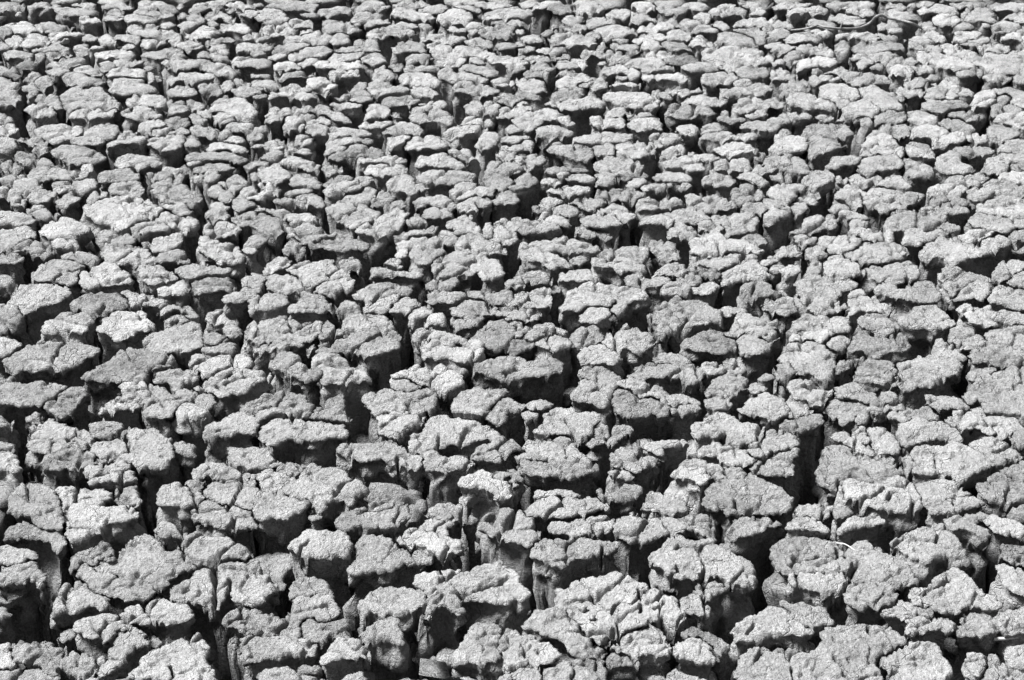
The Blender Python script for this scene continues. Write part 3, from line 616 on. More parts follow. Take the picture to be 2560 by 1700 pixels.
184,106 190,102 196,99 202,104 208,104 206,110 204,115 198,118 188,116 180,118 172,118 170,115 178,112 182,108
206,108 212,104 220,105 230,107 238,109 246,114 250,122 244,126 234,126 224,124 214,121 204,119 205,113
174,124 178,120 188,122 198,124 208,127 222,126 236,128 248,131 246,137 236,136 226,136 216,134 208,135 212,140 206,142 196,140 188,138 182,130
99,107 102,104 110,103 116,104 118,107 124,108 130,110 128,106 132,103 140,101 148,101 154,104 158,109 160,116 154,118 146,118 138,117 130,117 124,115 116,114 108,110 102,110
75,115 79,110 86,109 92,113 98,117 104,120 112,123 115,126 110,128 102,127 94,128 86,128 82,130 78,134 76,126
27,104 30,97 34,95 44,96 54,97 64,99 74,99 80,104 82,107 76,108 70,110 66,114 64,116 69,120 70,123 66,127 60,129 52,130 44,127 36,123 32,118 29,110
121,137 124,133 132,130 136,124 142,122 150,121 158,123 164,127 168,132 172,135 173,140 168,142 160,143 154,147 148,144 140,144 130,142 124,141
82,141 85,135 92,132 100,132 108,132 114,136 119,140 120,144 114,146 106,147 98,148 94,145 88,143
w 96,152 100,147 108,146 116,145 120,146 114,149 106,151 100,152
29,137 34,131 40,132 50,133 60,135 70,134 74,138 74,143 78,146 72,147 60,147 50,147 40,146 30,146 24,146 23,141
22,148 34,147 46,148 58,148 70,148 72,152 64,154 54,156 40,156 28,156 20,155
76,162 78,156 82,150 88,147 94,148 98,153 106,153 116,150 124,149 130,153 130,160 126,163 118,164 112,165 106,167 100,171 96,170 95,165 88,162 80,164
55,158 60,150 70,151 76,154 73,158 70,162 62,164
168,155 169,150 172,144 180,142 188,144 192,148 198,152 205,157 202,160 194,163 186,164 178,160
208,92 211,86 218,84 226,81 234,82 238,87 232,91 226,94 222,99 214,98
222,102 226,95 232,92 244,93 250,98 248,104 238,106 228,106
-4,100 6,100 14,102 19,106 20,111 14,114 8,113 0,114 -4,114
-4,116 6,115 14,115 21,115 23,120 27,125 28,129 22,129 16,132 8,128 -4,127
-4,142 4,143 10,147 9,152 2,154 -4,154
-4,134 4,136 3,140 -4,140
T 0 0
-4,3 6,1 16,1 24,2 22,5 14,5 6,7 -4,8
23,8 26,3 34,1 46,1 55,1 55,4 48,5 50,8 44,6 36,4 30,5
50,8 54,5 62,5 72,6 84,7 90,10 86,13 78,13 70,13 64,12 56,11
65,3 72,1 82,0 89,1 88,4 82,6 74,5 67,5
94,4 98,0 110,-1 118,1 123,6 116,7 108,6 100,6
127,4 132,0 144,0 155,0 154,3 148,5 142,7 134,6
w 72,16 76,13 84,13 90,14 93,18 88,20 84,19 78,20 74,19
94,15 98,12 106,13 112,14 112,18 106,17 99,17
99,10 104,6 110,7 115,10 112,13 104,12
124,10 128,7 136,7 144,9 150,8 158,10 160,14 152,15 144,14 136,13 128,12
114,15 118,12 126,13 136,14 144,16 146,18 140,19 132,19 124,18 118,19
145,6 150,4 158,3 162,6 166,9 162,11 156,9 150,8
174,8 178,3 186,1 196,1 204,4 206,7 200,8 194,8 188,10 180,10
162,4 166,1 169,4 168,8 163,6
171,15 176,11 184,11 188,13 190,18 186,20 182,17 176,17
164,13 168,10 176,11 171,14 166,15
190,11 196,8 204,9 212,13 217,16 212,18 204,15 196,15 191,15
208,2 214,0 226,0 236,3 236,6 228,6 220,5 212,4
220,12 224,7 232,6 242,7 248,10 244,14 236,14 228,15
207,6 212,5 217,8 213,10 208,8
165,22 168,18 176,18 184,20 184,23 178,24 172,26 167,25
116,25 120,22 128,23 132,25 140,27 146,26 152,26 160,25 164,28 168,33 164,35 158,33 152,34 144,32 136,34 128,32 120,29
130,23 134,21 142,22 146,24 142,26 135,25
147,24 150,20 158,19 162,22 160,24 152,25
171,30 175,25 182,22 190,21 198,24 202,27 200,31 194,33 186,34 178,34 172,33
202,20 208,19 218,19 226,22 231,26 230,29 224,29 216,28 208,27 203,24
191,20 196,18 202,19 202,24 196,22
224,33 228,30 238,30 248,31 250,35 242,37 232,37 224,36
130,38 134,34 140,33 148,35 156,36 156,39 148,39 140,40 134,42
150,35 160,33 168,34 166,37 158,37
162,38 166,36 174,35 180,35 186,39 187,43 180,43 172,42 166,42
190,38 196,34 206,33 214,34 218,37 214,38 206,37 200,39 194,40
217,43 220,39 228,38 238,38 248,39 252,44 244,46 236,48 228,45 220,46
193,43 198,40 206,39 210,43 212,48 206,48 200,46 195,46
131,49 136,45 146,44 156,42 166,43 171,46 172,50 164,52 154,53 148,54 142,53 136,51
181,48 186,45 196,46 206,49 212,52 206,54 198,54 190,52 183,51
150,58 152,54 160,53 170,53 180,54 190,54 200,54 208,55 214,60 218,65 212,66 206,66 200,65 192,62 184,60 176,60 168,61 160,62 154,61
212,52 218,51 226,50 236,52 248,54 250,58 240,61 230,60 220,60 214,56
152,70 154,66 162,65 172,64 178,65 186,66 194,67 198,70 197,74 190,72 182,74 176,75 168,72 160,73 154,75
228,66 232,63 240,62 250,65 248,70 240,72 232,71
183,79 185,75 192,74 200,75 204,78 205,85 198,84 190,84 184,84
154,85 158,78 164,77 172,77 180,81 181,86 174,87 166,86 158,88
204,76 208,73 214,73 215,78 212,82 206,83
216,73 220,70 228,72 234,75 228,78 220,77
214,80 220,77 230,77 242,78 250,82 248,88 238,90 226,88 218,86
118,90 122,86 128,85 134,87 142,87 150,88 156,93 156,96 148,97 140,95 130,96 122,96 117,95
111,101 116,98 124,96 134,97 142,100 148,105 146,108 140,106 132,109 124,108 116,106
150,98 156,94 164,91 170,90 172,94 174,98 170,101 162,103 154,103
172,92 178,90 186,91 188,95 184,98 178,98
182,100 187,97 192,98 194,104 190,108 185,106
189,98 196,93 202,89 208,88 214,90 224,91 232,95 236,99 234,104 226,106 218,105 212,102 204,101 196,100
152,108 158,105 166,105 174,108 178,112 176,116 168,116 160,115 154,113
172,106 178,102 184,104 190,109 188,113 182,114 176,111
195,104 202,102 210,103 216,106 216,110 210,113 204,111 198,109
208,115 214,112 224,112 234,113 244,115 246,119 236,121 226,119 218,120 210,118
176,119 182,115 190,117 200,117 208,117 214,120 212,124 204,123 196,125 190,124 184,122 178,122
125,117 128,113 136,110 146,109 152,113 150,116 142,117 136,118 130,117 127,120
137,120 144,118 152,117 162,117 170,116 174,120 174,122 166,122 158,121 150,122 142,124 138,124
w 107,124 112,120 118,118 124,119 125,123 118,125 110,127
98,133 102,128 110,126 118,126 126,124 134,123 134,128 128,130 120,131 112,131 104,134
136,127 142,123 152,122 162,121 170,124 170,129 166,134 160,137 150,137 142,135 137,131
171,126 174,123 180,124 183,130 184,134 178,133 172,132
64,129 68,126 76,124 80,119 88,115 96,113 102,112 108,115 110,118 106,121 100,124 94,128 88,131 82,131 76,131 70,130
31,118 36,116 46,114 56,112 66,112 74,113 77,117 74,121 68,124 62,128 54,129 48,131 42,128 36,124 32,121
16,126 24,124 32,124 38,126 46,130 42,132 34,131 26,130 20,129
30,136 34,132 40,131 46,134 44,138 38,141 32,139
47,137 52,132 62,132 74,133 82,135 90,138 96,142 98,146 90,148 80,149 70,150 60,146 54,142 48,141
56,86 60,82 66,78 76,77 86,79 94,81 100,86 106,90 110,95 112,98 106,98 98,97 90,97 82,98 74,99 68,100 62,98 58,94
64,106 66,101 74,99 84,99 94,98 104,98 106,101 104,105 98,107 90,107 84,109 78,107 70,107
22,99 28,96 34,93 42,94 48,97 50,102 48,105 40,104 32,104 26,102
32,91 36,87 44,86 52,88 56,93 57,97 52,99 46,95 38,94
26,86 30,81 36,80 34,84 30,88 26,92
101,84 104,78 106,72 110,70 120,69 130,70 136,74 144,78 146,81 140,84 132,85 124,85 116,86 108,86
99,68 102,62 108,60 118,60 128,61 134,63 136,67 130,69 120,69 110,69 102,70
135,66 138,64 142,66 143,70 140,73 136,71
128,60 136,59 142,61 142,65 136,63
103,54 108,53 118,52 128,53 134,57 132,60 124,59 114,60 106,58
w 82,44 86,41 98,41 108,41 107,43 98,44 88,45
w 88,48 92,45 102,43 114,44 122,46 124,50 118,52 110,51 102,52 94,52 90,53
92,57 96,53 102,55 107,59 103,62 98,66 93,62
68,63 72,60 78,58 86,60 92,65 94,69 90,71 84,68 76,66 70,65
58,70 62,65 70,66 78,67 88,69 94,72 97,76 90,75 82,75 74,76 66,78 60,76
42,64 46,60 56,60 64,62 62,66 56,67 48,67
42,58 48,54 56,51 64,50 70,52 78,53 80,56 74,59 66,60 58,60 50,60
23,70 27,65 33,64 38,68 34,71 28,74 23,74
22,78 30,74 38,71 42,68 47,71 50,75 44,79 36,80 28,80 23,80
14,58 20,54 28,52 36,54 34,58 30,62 24,63 18,61
-4,60 8,59 14,62 18,65 16,69 8,67 -4,66
-4,70 6,70 14,73 19,77 16,81 8,80 -4,80
-4,82 6,81 14,82 20,86 18,91 10,93 0,94 -4,94
-4,103 4,103 10,106 13,110 8,112 -4,112
-4,113 8,113 15,115 15,119 8,121 -4,121
-4,125 8,124 12,128 16,134 10,137 2,138 -4,138
12,142 18,140 28,141 38,144 48,147 54,150 46,151 36,152 24,150 14,148
2,149 8,146 14,147 19,153 16,156 8,155 2,156
4,49 8,46 16,45 24,46 30,49 28,52 20,52 12,52 6,52
33,50 36,46 42,47 42,50 40,54 35,53
42,48 48,46 56,46 66,47 66,50 58,50 50,52 44,51
28,45 34,42 42,40 50,40 56,40 62,43 66,45 60,47 52,45 44,45 36,46
w 48,34 52,31 60,28 68,28 76,26 78,28 74,30 66,31 58,33 50,34
48,38 52,34 58,33 63,35 60,38 54,40 49,40
76,33 80,31 86,31 90,34 88,37 82,38 77,37
w 91,34 94,29 97,27 98,30 102,32 106,37 104,40 98,38 93,40
102,30 110,31 118,31 126,32 130,36 126,39 120,38 114,36 108,34
112,40 118,38 124,39 124,42 118,44 113,44
h-1 68,42 74,40 80,40 82,45 78,50 72,49 69,45
20,35 26,31 32,28 40,30 46,34 48,38 42,40 34,41 26,42 21,40
3,36 10,32 18,31 22,34 20,39 14,41 8,40
-4,38 4,37 10,40 8,43 0,44 -4,44
0,21 8,20 18,19 28,19 33,22 38,21 40,25 34,27 28,28 20,28 14,29 10,25 4,23
-4,26 4,24 10,26 10,29 2,31 -4,30
w 74,151 80,148 84,151 86,155 78,157
104,151 110,143 116,140 126,140 136,142 144,143 150,148 144,150 138,148 132,152 124,150 116,152 108,153
172,142 178,137 186,136 196,139 204,138 214,139 222,142 228,146 222,149 214,147 206,146 196,148 188,146 180,146 172,147
w 172,148 178,145 186,146 188,149 182,151 176,153
176,153 184,150 194,148 204,149 212,152 216,156 208,158 196,158 184,158
190,136 194,131 202,130 212,131 220,132 226,135 228,139 220,138 212,137 204,136 196,138
208,128 212,124 218,123 224,126 226,131 218,131 210,130
228,124 234,121 244,123 248,127 240,130 232,130
226,152 230,147 238,145 246,147 248,152 240,155 230,156
232,134 238,131 246,132 246,136 238,138
T 1 0
-4,2 4,0 8,2 4,4 -4,5
8,4 14,1 24,0 36,0 46,1 54,3 60,2 66,1 72,1 70,4 60,5 52,7 46,6 38,7 30,7 22,6 14,6
-4,9 6,7 16,7 26,10 30,15 28,18 22,18 14,16 6,17 -4,14
5,18 12,16 20,16 24,18 18,20 10,21
40,13 44,11 50,11 54,8 60,5 68,5 76,4 84,4 88,6 86,9 80,10 72,11 66,13 60,12 52,15 46,14
90,6 92,1 102,-1 114,0 124,2 124,6 116,6 110,5 104,7 96,8
126,3 132,0 144,-1 158,0 162,3 154,5 144,5 134,5
124,11 127,6 136,6 140,8 146,6 152,10 160,11 166,13 164,16 156,15 146,16 138,14 130,13
148,7 156,5 164,4 170,2 176,4 177,8 170,10 162,9 154,9
167,15 168,11 176,9 182,7 192,9 198,11 200,15 194,17 186,17 178,19 170,18
181,4 184,0 194,2 204,4 208,8 204,10 196,8 188,7
192,1 202,-1 216,0 230,1 238,2 232,5 224,7 214,6 204,4
209,15 212,10 217,8 222,5 230,4 240,4 252,6 256,10 250,13 240,14 232,16 222,17 214,17
216,19 222,17 234,17 246,17 254,18 250,21 240,22 228,22 220,22
86,17 90,13 96,10 106,10 115,11 116,15 110,17 104,18 96,19 88,19
100,22 104,18 112,16 120,16 125,18 122,20 114,22 106,24
61,18 64,16 72,16 78,17 74,19 68,20 62,21
62,24 66,20 74,19 82,18 88,20 94,24 97,27 92,28 84,28 76,27 68,29 62,28
88,20 94,20 97,21 94,23 89,23
20,22 28,19 36,16 44,15 50,18 52,22 48,24 40,23 32,24 26,23
6,25 10,22 18,22 28,24 36,27 38,31 32,31 24,30 18,32 12,30 7,29
40,28 44,25 52,24 56,27 52,29 46,30 41,31
26,35 32,31 42,31 50,30 56,27 64,29 69,33 68,37 60,37 52,36 44,36 36,36 30,38
69,36 72,31 78,29 84,31 89,34 84,37 78,38 72,40
101,30 104,26 110,24 118,24 122,22 130,22 140,23 144,26 149,30 148,32 140,30 132,31 124,30 116,33 110,33
129,20 134,18 142,20 148,20 152,24 156,27 152,30 148,27 144,24 136,22
149,21 154,19 160,22 164,24 162,27 156,27 152,24
175,27 180,22 186,22 192,24 194,28 188,29 180,29
193,23 198,20 208,21 216,24 214,27 206,27 200,30 196,27
203,31 208,27 216,25 224,23 234,23 244,26 246,31 238,32 230,33 224,34 216,32 210,33
152,33 156,31 164,31 170,28 178,29 186,30 192,32 194,35 186,37 180,39 174,41 168,39 162,36 156,38 152,36
222,40 226,36 234,35 246,36 250,42 244,46 234,47 226,45
192,36 200,33 208,32 216,36 220,42 214,42 206,40 198,39
90,37 94,34 102,35 112,36 114,40 114,44 106,45 98,42 92,40
74,45 78,40 86,40 94,41 98,46 92,47 84,47 76,48
124,44 130,40 132,36 140,35 150,36 156,39 154,42 158,46 150,47 142,45 136,46 130,48 126,47
137,51 142,48 150,47 160,49 164,53 158,55 150,54 142,55
158,42 164,40 172,41 178,42 184,41 192,41 200,41 208,41 214,45 220,47 221,50 214,50 206,48 198,48 190,51 184,53 176,53 168,51 164,48
166,56 172,53 182,54 190,51 196,54 190,57 184,60 176,59 168,59
196,52 204,50 210,55 212,58 206,60 200,56
213,52 218,50 226,51 234,53 246,52 252,56 244,58 236,58 226,57 218,57
225,52 232,49 242,49 250,51 244,54 234,54
14,47 18,41 24,38 34,37 44,38 50,39 44,42 36,46 28,47 20,48
12,51 18,47 26,48 26,52 18,55 12,54
30,50 36,46 46,42 56,41 66,42 71,45 68,49 62,50 54,49 46,51 38,54 32,54
66,52 72,49 82,48 92,47 100,48 96,51 90,53 82,55 74,54
97,53 102,49 108,47 116,48 120,52 123,55 118,56 112,57 106,58 100,56
53,60 56,56 64,56 76,56 88,55 96,54 98,58 102,61 96,63 88,62 80,61 72,62 64,61
67,66 72,63 82,62 92,61 100,62 96,66 90,67 82,68 74,68 68,69
40,57 46,53 54,52 58,55 54,58 48,59 42,60
w 16,61 18,57 26,56 28,55 34,57 40,58 40,62 34,61 26,62 20,63
20,70 24,65 34,64 44,64 52,66 56,70 50,71 42,70 34,70 28,72 22,72
47,73 52,71 62,71 72,73 75,77 70,79 62,79 56,78 50,79
54,82 58,80 66,80 68,83 64,84 58,84
22,82 26,77 34,76 44,77 50,81 52,84 44,83 36,83 28,84
w 11,90 14,84 22,83 30,84 40,83 48,84 54,85 56,88 50,88 46,91 38,89 30,87 22,88 14,90
-4,64 6,63 14,67 16,71 8,71 -4,70
-4,71 8,71 18,74 22,78 16,80 8,79 -4,79
-4,80 8,80 12,85 8,88 -4,88
-4,38 6,37 12,38 12,41 4,42 -4,42
-4,44 6,44 8,48 2,51 -4,51
107,68 110,63 118,62 126,65 130,68 124,70 116,70 110,71
114,60 118,58 119,61 115,62
123,60 126,57 134,57 136,61 132,65 126,65
136,61 140,58 150,58 160,59 169,59 169,63 162,63 154,62 146,64 138,65
132,71 136,67 144,66 152,65 160,67 164,70 170,75 166,78 158,77 150,77 142,76 135,75
142,84 146,78 154,76 162,81 168,82 169,86 162,86 156,85 148,84
104,76 106,72 114,71 124,73 130,77 138,80 142,84 136,85 126,86 116,88 110,85 104,82
85,81 88,76 96,73 102,75 104,78 98,80 90,82
80,86 86,82 96,80 104,82 108,88 104,91 96,92 90,91 82,91 70,91 69,89 74,87
69,95 72,90 82,91 92,92 98,95 92,97 84,97 76,98
116,92 120,88 130,87 140,85 146,87 152,90 146,94 138,95 130,96 124,97 118,95
150,94 156,91 162,90 166,88 167,91 160,93 152,96
168,66 172,62 180,63 190,65 200,67 210,69 214,73 206,75 198,72 190,71 182,74 176,70 170,70
187,62 190,57 200,57 208,59 216,62 222,66 222,70 214,71 206,68 196,66
181,79 186,74 194,73 204,74 214,77 222,80 225,83 216,85 206,87 198,84 190,84 182,84
218,74 224,71 234,70 246,72 248,77 240,79 230,79 222,77
220,90 226,85 234,82 244,84 250,88 244,92 234,94 226,93
192,101 194,94 198,90 206,90 214,91 222,93 226,96 222,102 214,104 206,105 198,103
222,104 226,98 234,95 244,96 250,102 244,106 234,106 226,108
102,102 104,96 108,94 116,96 122,98 124,102 122,107 114,106 106,108 101,106
124,101 128,99 132,104 134,109 128,108 124,106
142,100 146,97 156,95 166,93 172,91 175,96 172,99 162,99 152,100 144,102
141,106 144,102 154,101 166,99 176,100 182,107 180,112 172,111 164,109 154,110 146,109
10,104 13,98 18,95 23,96 22,100 18,104 12,105
18,103 24,98 32,96 42,97 52,96 53,99 48,102 40,104 32,106 24,106
50,102 56,97 62,95 68,98 70,102 80,101 86,106 88,112 82,110 74,109 68,107 62,106 56,105
8,109 12,105 20,104 26,106 24,110 18,111 11,112
24,112 28,107 36,106 46,104 56,104 64,106 70,111 68,114 60,112 52,112 46,112 42,116 36,117 28,116
44,120 47,115 54,113 62,113 67,115 66,121 60,121 52,122
67,119 70,116 74,114 80,115 90,117 100,118 105,120 106,123 98,124 88,124 78,124 70,123
w 96,115 99,110 108,110 118,111 128,111 130,113 122,115 116,116 108,115 100,116
118,121 122,115 130,112 140,111 150,112 152,116 156,121 150,121 142,121 134,123 126,123 120,123
w 120,127 124,123 134,124 142,123 148,123 142,126 138,128 134,131 128,132 121,132
139,130 144,125 152,124 160,124 168,125 174,130 176,135 168,136 160,134 152,136 144,136 139,136
152,125 158,122 166,122 176,124 184,126 188,131 184,133 178,131 172,127 162,124
172,122 175,118 182,115 192,114 202,115 210,115 215,118 212,121 204,121 196,122 190,125 184,123 178,122
190,108 192,105 200,105 208,107 216,107 220,111 218,115 210,113 202,113 186,113
202,130 206,124 212,122 220,121 224,124 222,129 218,133 212,135 206,134
226,126 232,123 244,124 250,128 246,132 238,132 230,131
w 222,137 228,133 238,131 246,134 244,138 234,138
220,144 224,138 234,138 244,140 250,145 246,150 236,148 226,147
176,140 180,136 186,134 194,135 200,138 206,143 200,146 194,145 188,144 182,143
148,146 152,141 158,142 164,141 170,140 178,142 186,144 192,148 193,153 184,153 176,151 168,152 160,150 152,152 147,150
212,152 216,147 224,145 234,147 246,149 252,154 244,158 232,160 220,158
64,134 67,128 74,127 84,126 94,126 98,128 92,130 84,132 76,134 68,136
64,138 70,134 78,133 85,134 80,137 72,139 66,141
68,143 74,139 82,137 90,133 98,131 106,134 114,136 118,140 116,143 108,143 98,144 90,143 82,143 80,146 74,148
92,146 98,143 108,144 118,142 128,142 134,140 138,145 138,149 130,147 122,148 112,149 104,149 94,149
100,153 106,150 118,150 130,149 138,151 141,156 132,160 120,161 108,160 101,158
60,152 64,149 70,149 76,151 80,154 74,156 66,156
29,137 34,133 42,133 50,135 53,140 53,143 46,143 38,141 30,140
3,143 8,138 18,136 26,138 30,141 22,144 16,147 8,146
18,147 24,142 34,141 44,143 52,146 58,150 60,153 52,156 44,155 36,151 28,150 20,150
-4,130 4,129 8,132 14,129 18,127 24,131 26,134 18,136 8,137 -4,137
-4,123 4,122 8,127 4,129 -4,129
h-1 38,121 44,120 50,124 52,130 44,132 38,128
98,128 104,126 108,130 104,132 98,131
230,112 236,110 246,112 248,118 240,121 230,120
T 2 0
15,6 20,2 32,1 44,-1 48,1 40,3 34,5 30,8 22,7
33,7 36,3 44,3 54,4 58,8 54,10 46,11 40,9
58,6 60,1 68,-1 78,0 84,2 84,7 78,9 70,9 64,8
86,13 92,8 98,7 106,8 110,12 106,15 98,15 92,15
109,2 116,-1 128,0 134,5 130,8 122,10 116,7
130,4 138,1 148,2 150,5 158,5 164,8 158,11 150,12 142,11 136,8
156,5 162,1 172,0 181,3 180,7 174,10 168,10 162,6
181,10 186,4 194,2 204,3 212,6 217,10 212,12 204,12 196,12 188,12
204,3 212,0 224,1 232,3 226,5 216,5
219,8 224,5 232,5 236,9 228,11 221,10
168,15 172,12 180,11 184,15 182,18 176,17 170,17
184,20 188,17 194,18 200,21 203,25 196,26 190,24
205,21 208,17 216,14 226,14 238,15 246,18 244,23 234,24 224,22 214,22 208,24
190,33 192,30 200,29 210,30 220,33 226,37 228,41 220,40 210,39 202,38 194,37
204,27 212,25 224,24 236,26 244,30 236,34 228,36 220,32 212,29
142,19 146,14 152,16 160,16 168,18 176,21 184,24 190,28 186,29 178,28 170,29 164,26 156,23 148,21
115,24 120,20 130,19 140,19 147,21 150,24 144,26 136,26 128,27 120,28 116,28
108,16 112,13 120,12 130,13 134,15 128,17 120,18 112,20
47,16 52,12 60,11 66,14 67,18 62,20 54,22 50,20
68,20 72,15 82,15 92,16 98,18 96,21 90,21 84,23 76,24 70,23
50,24 56,21 64,21 69,24 64,26 56,27 51,26
76,27 82,23 90,21 100,22 108,24 114,27 116,30 108,31 100,33 92,32 86,34 80,29
35,34 38,29 46,28 54,26 62,28 70,31 76,35 78,39 70,40 62,40 54,41 46,39 38,39
28,30 31,25 38,24 44,26 38,29 34,31 30,33
68,29 74,26 80,29 82,33 78,34 72,31
35,23 37,20 42,21 42,24 36,25
8,34 12,31 18,29 24,30 25,34 30,37 26,39 18,39 12,38
-4,26 6,25 12,27 12,30 6,29 -4,31
-4,36 6,36 10,39 14,42 20,43 22,46 14,47 6,46 -4,46
22,46 28,43 34,43 38,45 36,47 28,48
35,48 40,41 46,40 52,43 52,47 46,46 40,49
40,54 44,49 50,47 55,51 52,54 44,55
92,41 96,37 104,38 114,38 119,42 118,46 110,46 104,43 96,43 90,42
92,35 98,34 106,35 112,38 104,38 96,37
64,48 67,45 76,44 86,45 98,45 106,48 110,51 106,54 98,52 90,51 82,49 74,48 68,50
80,42 84,37 86,40 86,44 81,44
111,36 116,32 124,29 132,29 140,31 144,34 138,36 130,35 122,37 116,38
142,29 150,26 158,26 166,30 170,34 164,36 156,35 148,35 143,33
118,42 122,36 130,35 138,37 140,40 136,43 128,43 122,44
136,40 142,37 150,36 160,37 166,40 167,44 160,43 154,45 146,43 138,43
160,36 168,32 176,31 184,35 187,39 184,42 176,41 168,40
123,49 128,46 138,45 146,46 150,50 144,52 134,51 126,51
104,57 108,53 118,52 128,52 138,53 142,57 136,60 128,59 118,60 110,60
138,54 146,51 152,50 156,47 162,48 170,52 172,55 166,57 158,57 150,58 142,57
120,60 132,60 142,59 150,60 156,59 160,61 152,64 142,65 132,66 122,64
154,62 160,58 168,56 176,55 184,56 190,59 192,62 184,63 174,63 164,65 158,65
119,70 122,66 132,66 144,65 154,65 160,66 162,72 156,73 148,71 140,72 132,70 126,73
176,48 179,43 182,44 190,43 200,42 212,42 222,44 232,47 240,50 240,55 230,56 222,56 214,56 206,59 198,60 190,57 184,54 178,52
82,64 84,59 92,58 102,58 110,61 118,65 118,70 110,72 106,68 100,66 94,68 88,66
80,57 82,52 87,52 86,57 83,60
87,57 90,53 98,55 100,58 92,58
96,70 100,66 106,66 109,69 106,72 100,73
175,74 176,67 184,66 194,65 203,64 207,68 206,73 200,75 192,74 184,75 178,76
207,66 210,60 218,59 226,59 236,61 244,64 240,68 230,69 220,70 212,70
206,74 212,71 220,72 222,75 214,77 207,77
192,84 194,79 204,79 214,79 222,77 232,75 244,76 250,80 246,84 236,85 226,86 216,85 206,84 198,86
w 91,77 98,76 108,75 116,74 119,76 121,80 112,81 102,80 92,80
83,88 86,83 96,82 108,82 118,81 124,82 128,86 134,89 136,95 130,97 122,97 114,97 106,95 98,94 90,92
130,84 134,81 140,82 146,85 148,89 142,89 134,87
140,82 146,80 156,81 166,80 174,80 176,85 168,84 160,86 152,84
157,90 162,87 170,86 178,87 186,89 194,91 199,93 198,96 190,95 182,97 174,96 168,93 160,93
142,100 146,93 152,91 158,92 160,95 168,97 178,98 186,101 188,105 182,105 174,104 166,106 158,106 150,104
204,98 208,92 216,88 226,89 234,93 238,97 232,99 226,98 218,101 210,101
216,105 220,100 230,98 236,102 236,107 228,106 220,107
192,107 196,102 204,101 212,104 217,109 210,110 204,112 198,111 193,110
86,104 90,98 98,96 106,98 114,102 110,104 104,103 98,105 92,106
106,105 112,103 120,102 128,101 131,105 126,107 118,107 110,108
73,109 76,105 86,106 94,107 102,108 105,112 104,116 96,114 88,114 80,115 74,114
106,114 110,109 118,107 128,106 134,105 138,112 140,116 134,116 126,116 118,117 112,116
30,95 36,92 44,91 48,89 56,90 64,88 72,86 80,89 86,93 84,96 76,97 68,96 62,98 56,102 50,100 44,98 36,98
37,89 42,82 48,79 56,79 64,79 67,84 62,88 54,90 46,91
40,76 44,70 52,68 62,70 72,70 74,73 66,74 58,77 50,78 44,80
60,76 66,73 74,69 78,71 76,75 70,78 64,78
72,78 78,72 84,71 88,76 88,80 82,80 76,80
40,60 44,55 52,53 62,52 70,54 69,58 62,61 54,62 46,63
40,66 46,64 58,64 68,65 71,68 64,70 56,68 46,68
17,60 20,56 26,55 34,57 40,61 38,65 32,63 24,62
12,54 18,49 26,48 34,50 36,54 30,56 22,56
10,65 16,62 26,62 34,65 32,69 24,68 14,69
-4,52 6,49 12,51 8,54 -4,55
-4,58 8,57 14,61 8,64 -4,64
-4,72 8,71 18,71 28,73 31,77 34,80 30,82 22,84 12,82 -4,82
-4,84 8,83 18,83 26,87 24,91 16,90 6,91 -4,92
0,96 4,93 12,92 17,96 18,100 10,99 2,101
-4,113 0,109 8,107 14,103 24,102 30,99 38,100 46,103 48,106 42,109 36,109 30,110 24,113 20,118 12,119 4,118
42,108 50,106 56,110 58,114 52,117 46,112
22,120 28,116 38,114 46,116 54,117 58,121 54,123 48,124 40,125 32,126 24,124
54,127 60,123 70,121 80,119 90,120 100,121 110,120 112,124 108,127 104,129 96,130 86,129 78,131 70,130 62,129
33,137 36,131 42,128 50,130 60,131 68,133 74,137 76,142 70,145 62,144 54,143 48,141 42,140
76,132 86,130 94,133 96,138 90,142 82,140 76,136
96,137 96,132 104,130 112,127 120,129 128,133 134,136 130,139 124,141 116,144 108,143 100,142
76,149 80,145 90,144 98,144 106,142 110,146 118,149 122,153 118,157 108,158 98,157 88,156 80,154
-4,125 4,122 12,122 18,126 14,128 6,128 -4,128
-4,130 6,129 16,128 21,132 16,136 8,138 -4,138
-4,146 4,142 12,140 13,146 8,150 -4,152
12,146 16,141 22,139 30,143 32,147 26,149 20,151 14,152
27,156 34,153 46,151 58,152 70,153 72,156 60,157 44,158 32,158
126,127 128,122 136,120 144,121 152,121 156,126 158,129 150,131 142,131 136,127 130,126
126,131 130,127 136,129 141,132 138,134 130,133
151,120 154,115 162,113 170,113 172,117 168,121 160,120
175,118 180,112 186,111 192,112 196,117 190,119 182,121 176,122
173,125 178,121 188,119 198,119 208,121 218,120 228,121 228,125 220,127 212,126 204,126 196,128 188,128 180,127
210,116 214,112 224,111 236,110 246,112 250,116 242,119 230,120 220,119
w 188,136 192,131 202,129 212,130 220,132 224,136 226,139 218,139 210,141 202,141 194,140
137,139 144,135 152,132 158,134 160,138 154,141 146,141 140,142
160,140 168,139 176,140 184,140 191,143 190,147 182,147 174,146 166,146
140,150 144,144 152,142 162,143 172,145 176,150 178,155 168,155 158,153 148,154
187,151 190,146 200,145 212,144 220,147 222,152 216,154 206,154 196,155 188,155
222,152 228,149 238,148 246,151 242,156 232,157 224,155
222,144 228,140 238,140 246,143 240,146 230,147
230,44 238,42 246,45 240,47 232,46
T 3 0
4,5 8,2 20,0 34,0 42,2 40,5 32,5 24,6 16,7 8,7
17,10 22,6 32,5 42,4 52,4 57,7 56,9 48,10 40,9 30,11 22,12
53,4 60,0 74,0 90,0 100,2 98,5 88,6 78,6 68,7 60,6
71,9 76,7 88,7 98,7 100,11 94,13 86,13 78,12
108,4 114,1 126,1 130,4 126,6 118,5 110,7
110,10 114,6 124,6 130,9 140,11 141,15 134,16 126,17 118,16 112,13
130,2 138,0 150,0 158,2 152,4 142,3 134,4
